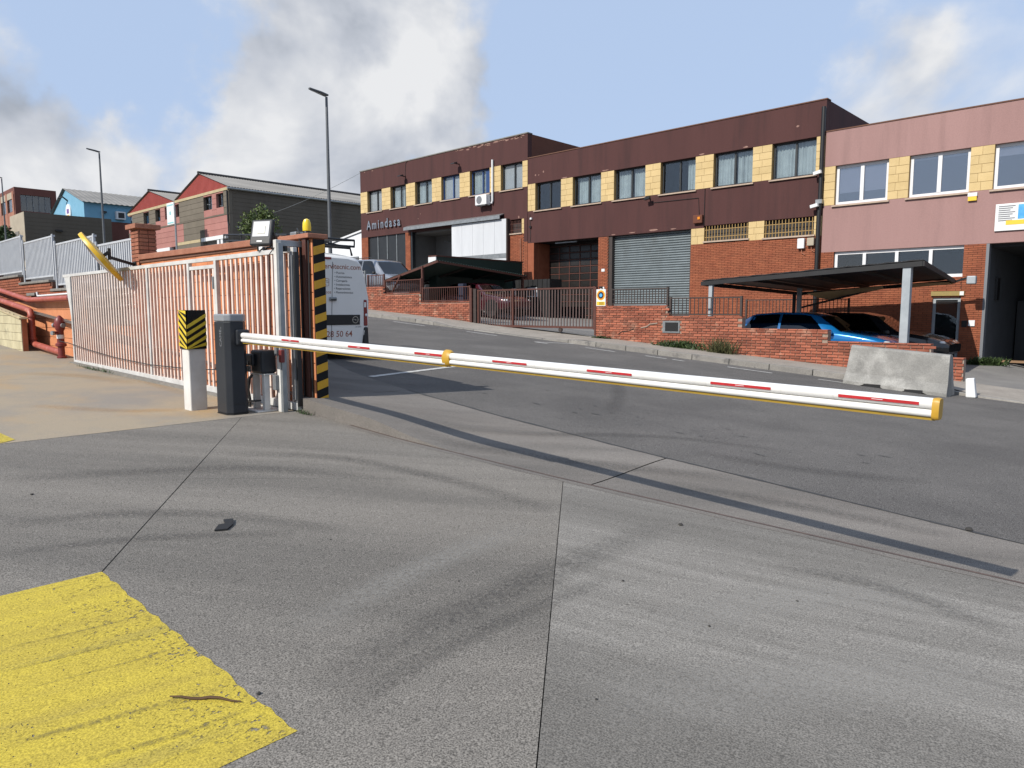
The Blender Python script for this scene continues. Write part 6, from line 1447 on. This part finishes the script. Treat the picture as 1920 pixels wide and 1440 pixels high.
for i, (x, y, lab) in enumerate(((-7.45, 4.28, 'tiny tuft of weeds at the kerb below the gate pillar'), (-14.9, 4.17, 'thin strip of weeds along the foot of the white gate'))):
    t_ = thing('weed_clump', lab, 'plant', (x, y, zyard(x))); rr = random.Random(i + 40); mb = MB()
    for k in range(60 if i == 0 else 170):
        p = Vector((x + rr.gauss(0, .08 if i == 0 else .55), y + rr.gauss(0, .02), zyard(x) + .0)); d = Vector((rr.gauss(0, .5), rr.gauss(0, .5), 1)).normalized() * rr.uniform(.03, .09); s = d.cross(Vector((rr.gauss(0, 1), 1, 0))).normalized() * .006
        mb.add([p - s, p + s, p + d], [(0, 1, 2)])
    mb.build('leaves', 'leaf_dark', t_, fix=False)
# ------------------------------------------------------------------ vehicles
def car(name, label, loc, heading, L_, Wd, H_, paint, kind, cat='car', ground=.0):
    """lofted body: key stations along the length (front at +x), half section from sill to roof centre"""
    root = thing(name, label, cat, loc)
    mt = Matrix.Translation(Vector(loc)) @ Matrix.Rotation(heading, 4, 'Z')
    hw = Wd / 2
    # x fraction from the rear, sill z, belt z, top z, belt half width, top half width
    if kind == 'hatch': K = [(0, .34, .62, .66, .80, .62), (.03, .26, .66, .74, .92, .68), (.08, .22, .66, .86, .97, .70), (.16, .20, .655, .965, 1, .72), (.30, .19, .645, 1.0, 1, .73), (.48, .19, .635, .99, 1, .73), (.57, .19, .63, .93, 1, .72), (.70, .19, .62, .66, .995, .86), (.76, .19, .60, .635, .98, .86), (.90, .20, .53, .565, .95, .80), (.97, .24, .46, .50, .86, .70), (1, .30, .42, .44, .74, .60)]
    elif kind == 'mpv': K = [(0, .30, .58, .70, .86, .70), (.015, .22, .60, .93, .95, .76), (.05, .19, .60, .985, 1, .80), (.15, .18, .60, 1, 1, .81), (.35, .18, .60, 1, 1, .81), (.55, .18, .595, .985, 1, .80), (.64, .18, .59, .93, 1, .78), (.79, .19, .575, .62, .99, .86), (.85, .19, .56, .59, .97, .84), (.94, .22, .50, .53, .92, .78), (.985, .26, .40, .44, .84, .70), (1, .30, .37, .39, .74, .6)]
    else: K = [(0, .145, .62, .955, .965, .755), (.006, .14, .62, .972, .985, .775), (.02, .135, .62, .985, 1, .79), (.10, .13, .62, 1, 1, .80), (.35, .13, .62, 1, 1, .80), (.55, .13, .615, .985, 1, .80), (.64, .13, .61, .93, 1, .78), (.79, .14, .575, .62, .99, .86), (.85, .15, .56, .59, .97, .84), (.94, .18, .50, .53, .92, .78), (.985, .22, .40, .44, .84, .70), (1, .26, .37, .39, .74, .6)]
    def at(u):
        for a, b in zip(K, K[1:]):
            if a[0] <= u <= b[0]:
                t = (u - a[0]) / (b[0] - a[0]); return [lerp(t, a[i], b[i]) for i in range(1, 6)]
        return K[-1][1:]
    def S_(u, t):                            # t 0 sill .. .3 belt .. .62 cant rail .. 1 roof centre
        zs, zbt, zt, wb, wt = at(u); zs, zbt, zt = zs * H_, zbt * H_, zt * H_; wb *= hw; wt *= hw
        keys = [(0, wb * .90, zs), (.06, wb * .965, zs + .03), (.16, wb, lerp(.5, zs, zbt)), (.27, wb * .995, lerp(.92, zs, zbt)), (.30, wb * .975, zbt), (.45, lerp(.5, wb * .95, wt * 1.05), lerp(.55, zbt, zt)), (.60, wt, lerp(.93, zbt, zt)), (.66, wt * .93, lerp(.985, zbt, zt)), (.80, wt * .55, zt), (1, 0, zt + .012)]
        if kind == 'van': keys[5:] = [(.45, lerp(.42, wb * .96, wt), lerp(.50, zbt, zt)), (.60, wt * 1.0, lerp(.82, zbt, zt)), (.66, wt * .90, lerp(.925, zbt, zt)), (.80, wt * .62, lerp(.985, zbt, zt)), (1, 0, zt)]
        for (ta, ya, za_), (tb, yb_, zb__) in zip(keys, keys[1:]):
            if ta <= t <= tb + 1e-9:
                f = (t - ta) / (tb - ta); return Vector((u * L_ - L_ / 2, lerp(f, ya, yb_), lerp(f, za_, zb__)))
    ts = [0, .06, .16, .27, .30, .375, .45, .525, .60, .63, .66, .73, .80, .9, 1]; us = []
    for a, b in zip(K, K[1:]): us += [a[0], lerp(.5, a[0], b[0])]
    us.append(1)
    P_ = []
    for u in us:
        half = [S_(u, t) for t in ts]; P_.append([mt @ p for p in half] + [mt @ Vector((p.x, -p.y, p.z)) for p in reversed(half[:-1])])
    mb = MB().grid(P_); n = len(P_[0]); mb.add(P_[0], [tuple(range(n))]); mb.add(P_[-1], [tuple(range(n))])
    for u0, u1 in zip(us, us[1:]):
        a, b = S_(u0, 0), S_(u1, 0); mb.add([mt @ a, mt @ b, mt @ Vector((b.x, -b.y, b.z)), mt @ Vector((a.x, -a.y, a.z))], [(0, 1, 2, 3)])
    body = mb.build('body', paint, root, smooth=True)
    def patch(u0, u1, t0, t1, nu, nv, nm, m, both=True, off=.004, skew=None, par=None):
        for s_ in ((1, -1) if both else (1,)):
            Q = []
            for i in range(nu + 1):
                row = []
                for j in range(nv + 1):
                    tt = lerp(j / nv, t0, t1); ua, ub = (u0, u1) if skew is None else (lerp(j / nv, u0, skew[0]), lerp(j / nv, u1, skew[1]))
                    u = lerp(i / nu, ua, ub); p = S_(u, tt); du = S_(min(u + .005, 1), tt) - S_(max(u - .005, 0), tt); dt = S_(u, min(tt + .01, 1)) - S_(u, max(tt - .01, 0)); nn = dt.cross(du)
                    nn = nn.normalized() if nn.length > 1e-9 else Vector((0, 0, 1))
                    if nn.y < -.05 or (abs(nn.y) < .05 and nn.z < 0): nn = -nn
                    p = p + nn * off; row.append(mt @ Vector((p.x, p.y * s_, p.z)))
                Q.append(row)
            MB().grid(Q).build(nm, m, par or body, smooth=True, fix=False)
    def wide(u0, u1, t0, nm, m, nu=5, off=.005):   # patch across the whole width (screens)
        Q = []
        for i in range(nu + 1):
            u = lerp(i / nu, u0, u1); half = [S_(u, lerp(j / 6, t0, 1)) + Vector((off * (1 if u0 > .5 else -1), 0, off)) for j in range(7)]
            Q.append([mt @ p for p in half] + [mt @ Vector((p.x, -p.y, p.z)) for p in reversed(half[:-1])])
        MB().grid(Q).build(nm, m, body, smooth=True, fix=False)
    if kind == 'hatch':
        patch(.10, .33, .325, .585, 6, 4, 'side_window', 'car_glass', skew=(.16, .33)); patch(.345, .62, .325, .585, 6, 4, 'side_window', 'car_glass', skew=(.345, .52)); wide(.705, .575, .66, 'windscreen', 'car_glass'); wide(.03, .15, .66, 'rear_screen', 'car_glass')
        patch(.09, .66, .305, .322, 8, 1, 'chrome_strip', 'chrome')
    elif kind == 'mpv':
        patch(.06, .22, .325, .585, 4, 4, 'side_window', 'car_glass'); patch(.24, .42, .325, .585, 4, 4, 'side_window', 'car_glass'); patch(.44, .70, .325, .585, 6, 4, 'side_window', 'car_glass', skew=(.44, .585)); wide(.795, .645, .63, 'windscreen', 'car_glass'); wide(.002, .012, .66, 'rear_screen', 'car_glass')
        for s_ in (-1, 1): MB().tube([mt @ Vector((x * L_ - L_ / 2, s_ * hw * .70, H_ + z)) for x, z in ((.1, .0), (.13, .05), (.5, .05), (.55, 0))], .018, 6).build('roof_rail', 'plastic_black', root, smooth=True)
    else:
        patch(.44, .70, .325, .585, 6, 4, 'side_window', 'car_glass', skew=(.44, .585)); wide(.795, .645, .63, 'windscreen', 'car_glass')
    for u_ in ((.335, .60) if kind == 'hatch' else (.43, .70)):
        patch(u_, u_ + .0025, .05, .60 if u_ < .5 else .30, 1, 10, 'shut_line', 'ink_black', off=.002)
    for u_ in (.36, .44): patch(u_ + .0, u_ + .035, .245, .262, 2, 1, 'door_handle', 'chrome' if kind == 'hatch' else 'plastic_black', off=.012)
    for s_ in (-1, 1):
        a = mt @ Vector((L_ * (.69 if kind != 'hatch' else .66) - L_ / 2, s_ * (hw + .09), H_ * .64)); f = MB()
        f.lathe([(.03, -.06), (.075, -.04), (.085, 0), (.07, .05), (.02, .07)], a, n=12).build('mirror', 'plastic_black' if paint != 'car_blue' else paint, root, smooth=True)
        b1_ = Vector((L_ * .955 - L_ / 2, s_ * hw * .74, H_ * .47 if kind == 'hatch' else H_ * .43)); f = MB().lathe([(.02, -.05), (.11, -.03), (.12, 0), (.08, .04), (.01, .05)], b1_, n=12); f.v = [tuple(mt @ Vector(v)) for v in f.v]; f.build('headlight', 'lamp_clear', root, smooth=True)
        if kind != 'van':
            b2_ = Vector((L_ * .025 - L_ / 2, s_ * hw * .80, H_ * .58)); f = MB().lathe([(.02, -.12), (.07, -.10), (.08, 0), (.07, .10), (.02, .12)], b2_, n=12); f.v = [tuple(mt @ Vector(v)) for v in f.v]; f.build('tail_light', 'tail_light', root, smooth=True)
    rw = .31 if kind != 'hatch' else .33
    for u in (.19, .81):
        for s_ in (-1, 1):
            c_ = Vector((u * L_ - L_ / 2, s_ * (hw - .10), rw + ground)); f = MB().lathe([(rw * .62, -.10), (rw * .95, -.10), (rw, -.07), (rw, .07), (rw * .95, .10), (rw * .62, .10)], c_, axis='y', n=24); f.v = [tuple(mt @ Vector(v)) for v in f.v]
            wv = f.build('wheel', 'tyre', root, smooth=True); f = MB().lathe([(.03, s_ * .085), (rw * .3, s_ * .07), (rw * .6, s_ * .09), (rw * .62, s_ * .06)], c_, axis='y', n=20); f.v = [tuple(mt @ Vector(v)) for v in f.v]; f.build('rim', 'rim', wv, smooth=True)
            f = MB().lathe([(rw + .05, s_ * .03), (rw + .05, s_ * .108)], c_, axis='y', n=24); f.v = [tuple(mt @ Vector((v[0], v[1], max(v[2], H_ * .19)))) for v in f.v]; f.build('wheel_arch', 'plastic_black', root)
    return root, body, mt
zc = zcourt(-7.5, 20.1)
car('parked_car', 'bright blue hatchback with chrome window line parked under the black carport', (-7.48, 20.1, zc), 0, 4.35, 1.82, 1.46, 'car_blue', 'hatch')
car('parked_car', 'dark grey car parked behind the bright blue one under the black carport', (-6.75, 22.4, zcourt(-6.75, 22.4)), 0, 4.3, 1.84, 1.52, 'car_dark', 'hatch')
zs_ = PY(700, 487, 19.2).z
car('parked_car', 'silver high roofed car behind the brown railing by the black panelled doors', (-26.35, 19.2, zs_ - 1.86), 0, 4.35, 1.82, 1.84, 'car_silver', 'mpv')
car('parked_car', 'dark maroon car parked behind the brown sliding gate', (-21.5, 20.9, zcourt(-21.5, 20.9) - .02), 0, 4.1, 1.75, 1.42, 'car_maroon', 'hatch')

# --- white service van parked on the street, rear towards the yard
vx, vy1 = -10.95, 7.66; W_ = 1.83; H_ = 1.92; L_ = 4.36
vz = zroad(vx, 7.1) + .11
van, vb, mt = car('service_van', 'white service van with printed rear doors and roof rack, parked behind the striped pillar', (vx - L_ / 2, vy1 - W_ / 2, vz), math.pi, L_, W_, H_, 'van_white', 'van', 'van', ground=-.11)
# rotate so that the rear faces the yard: heading pi puts the front at -x, rear plane at x = vx
slope = math.atan(.0725)
van.rotation_euler.y = slope
rx = L_ / 2                                 # local rear plane, thing coordinates
def vloc(y, z): return Vector((vx, vy1 - W_ / 2 + y, vz + z))
def plate(y0, y1, z0, z1, nm, m, par=vb, t=.004, off=.001, bev=0): return MB().box(vx + off, vx + off + t, vy1 - W_ / 2 + y0, vy1 - W_ / 2 + y1, vz + z0, vz + z1).build(nm, m, par, bevel=bev)
plate(.115, .121, .30, 1.76, 'door_gap', 'ink_black'); plate(-.86, .86, .285, .292, 'door_gap', 'ink_black')
plate(-.74, .70, .665, .845, 'black_strip', 'plastic_black', t=.012, bev=.02)
# lower bumper, corner pieces, lights
MB().box(vx - .25, vx + .07, vy1 - W_ + .02, vy1 - .015, vz + .16, vz + .285).build('bumper', 'plastic_black', van, bevel=.04, seg=3)
for s_, yy in ((1, vy1 - .09), (-1, vy1 - W_ + .09)):
    MB().hexa([(vx - .10, yy - .075, vz + .24), (vx + .055, yy - .06, vz + .24), (vx + .055, yy + .06, vz + .24), (vx - .10, yy + .085, vz + .24)], [(vx - .10, yy - .04, vz + .62), (vx + .02, yy - .03, vz + .62), (vx + .02, yy + .05, vz + .62), (vx - .10, yy + .08, vz + .62)]).build('bumper_corner', 'plastic_black', van, bevel=.02)
    ins = -.012 * s_
    t_ = MB().hexa([(vx - .16, yy + (-.03 if s_ > 0 else -.085), vz + .64), (vx + .018, yy - .035, vz + .64), (vx + .018, yy + .045, vz + .64), (vx - .16, yy + (.096 if s_ > 0 else .03), vz + .64)],
                   [(vx - .16, yy + (-.05 if s_ > 0 else -.07), vz + 1.12), (vx + .008, yy - .045 + ins, vz + 1.12), (vx + .008, yy + .03 + ins, vz + 1.12), (vx - .16, yy + (.075 if s_ > 0 else .05), vz + 1.12)]).build('tail_light', 'tail_light', van, bevel=.018)
    MB().lathe([(.026, 0), (.026, .006), (.015, .012)], (vx + .014, yy, vz + .84), axis='x', n=14).build('reversing_lamp', 'lamp_clear', t_, smooth=True)
MB().box(vx + .001, vx + .035, vy1 - W_ / 2 + .06, vy1 - W_ / 2 + .20, vz + 1.09, vz + 1.155).build('door_handle', 'galvanised', van, bevel=.012)
plate(.075, .185, 1.10, 1.12, 'handle_recess', 'ink_black', off=.034)
plate(-.18, .09, 1.80, 1.84, 'brake_light', 'tail_light', t=.012, bev=.006)
pl_ = plate(-.52, .0, .70, .81, 'number_plate', 'sign_white', off=.0135); text('plate_text', 'BW', 'ink_black', pl_, vloc(-.03, .72) + Vector((.0185, 0, 0)), .095, '+x', ext=.0006, align='RIGHT')
for z in (.47, .98): 
    for y in (.80,): plate(y - .02, y + .02, z, z + .09, 'hinge', 'van_white', t=.02, bev=.006)
# emblem: ring with a bolt
em = MB(); c_ = vloc(.60, .755); n = 24
for k in range(n):
    a0, a1 = 2 * math.pi * k / n, 2 * math.pi * (k + 1) / n
    em.add([c_ + Vector((.0135, r_ * math.cos(a), r_ * math.sin(a))) for a in (a0, a1) for r_ in (.052, .064)], [(0, 1, 3, 2)])
em.add([c_ + Vector((.0137, y, z)) for y, z in ((-.085, .002), (.01, .012), (.0, .0), (.085, -.002), (-.01, -.012), (.0, .0))], [(0, 1, 2), (3, 4, 5)])
em.build('emblem', 'chrome', vb)
tx = .0052
def vt(s_, y, z, sz, m, al='LEFT', b=0.): text('lettering', s_, m, vb, vloc(y, z) + Vector((tx - .004, 0, 0)), sz, '+x', ext=.0006, align=al, bold=b)
vt('rservitecnic.com', .70, 1.645, .125, 'ink_brown', 'RIGHT', .001)
for k, s_ in enumerate(('Puertas', 'Automatismos', 'Cerrajería', 'Instalaciones', 'Reparaciones', 'Mantenimientos')): vt('• ' + s_, .16, 1.56 - k * .068, .055, 'ink_black')
vt('Servitecnic S.L.', .03, 1.43, .075, 'ink_black', 'RIGHT', .0008); vt('Automatismos', .0, 1.355, .052, 'ink_brown', 'RIGHT')
vt('Accesos', .10, 1.215, .078, 'ink_brown', 'RIGHT'); vt('28 50 64', .55, .455, .15, 'ink_brown', 'RIGHT', .0008); vt('1.6 CDTI', .60, .615, .036, 'ink_black')
fr = [(-.62, 1.30), (-.40, 1.31), (-.30, 1.40), (-.20, 1.455), (-.08, 1.40), (.0, 1.365), (.05, 1.36), (.05, 1.24), (0, 1.235), (-.08, 1.19), (-.2, 1.13), (-.3, 1.19), (-.42, 1.235), (-.62, 1.24)]
MB().tube([vloc(y, z + .108) + Vector((.003, 0, 0)) for y, z in fr], .0035, 4).build('logo_outline', 'ink_brown', vb); MB().tube([vloc(y, 1.41) + Vector((.003, 0, 0)) for y in (-.4, .05)], .003, 4).build('logo_line', 'ink_black', vb)
# roof rack
rk = []
for xr_ in (-.25, -1.3, -2.3):
    MB().tube([(vx + xr_, vy1 - W_ + .24, vz + H_ - .03), (vx + xr_, vy1 - W_ + .28, vz + H_ + .10), (vx + xr_, vy1 - .28, vz + H_ + .10), (vx + xr_, vy1 - .24, vz + H_ - .03)], .02, 8).build('rack_bar', 'plastic_black', van, smooth=True)
for yy in (vy1 - W_ + .26, vy1 - .26):
    for z_ in (.13, .24): MB().tube([(vx - 2.5, yy, vz + H_ + z_), (vx - .15, yy, vz + H_ + z_)], .017, 8).build('rack_rail', 'plastic_black', van, smooth=True)
    for xr_ in (-.15, -1., -1.8, -2.5): MB().tube([(vx + xr_, yy, vz + H_ + .13), (vx + xr_, yy, vz + H_ + .24)], .015, 6).build('rack_upright', 'plastic_black', van)
for z_ in (.13, .24): MB().tube([(vx - .15, vy1 - W_ + .26, vz + H_ + z_), (vx - .15, vy1 - .26, vz + H_ + z_)], .02, 8).build('rack_end', 'plastic_black', van, smooth=True)
MB().tube([(vx - .15, vy1 - W_ + .35, vz + H_ + .24), (vx - .15, vy1 - .5, vz + H_ + .13)], .012, 6).build('rack_upright', 'plastic_black', van)
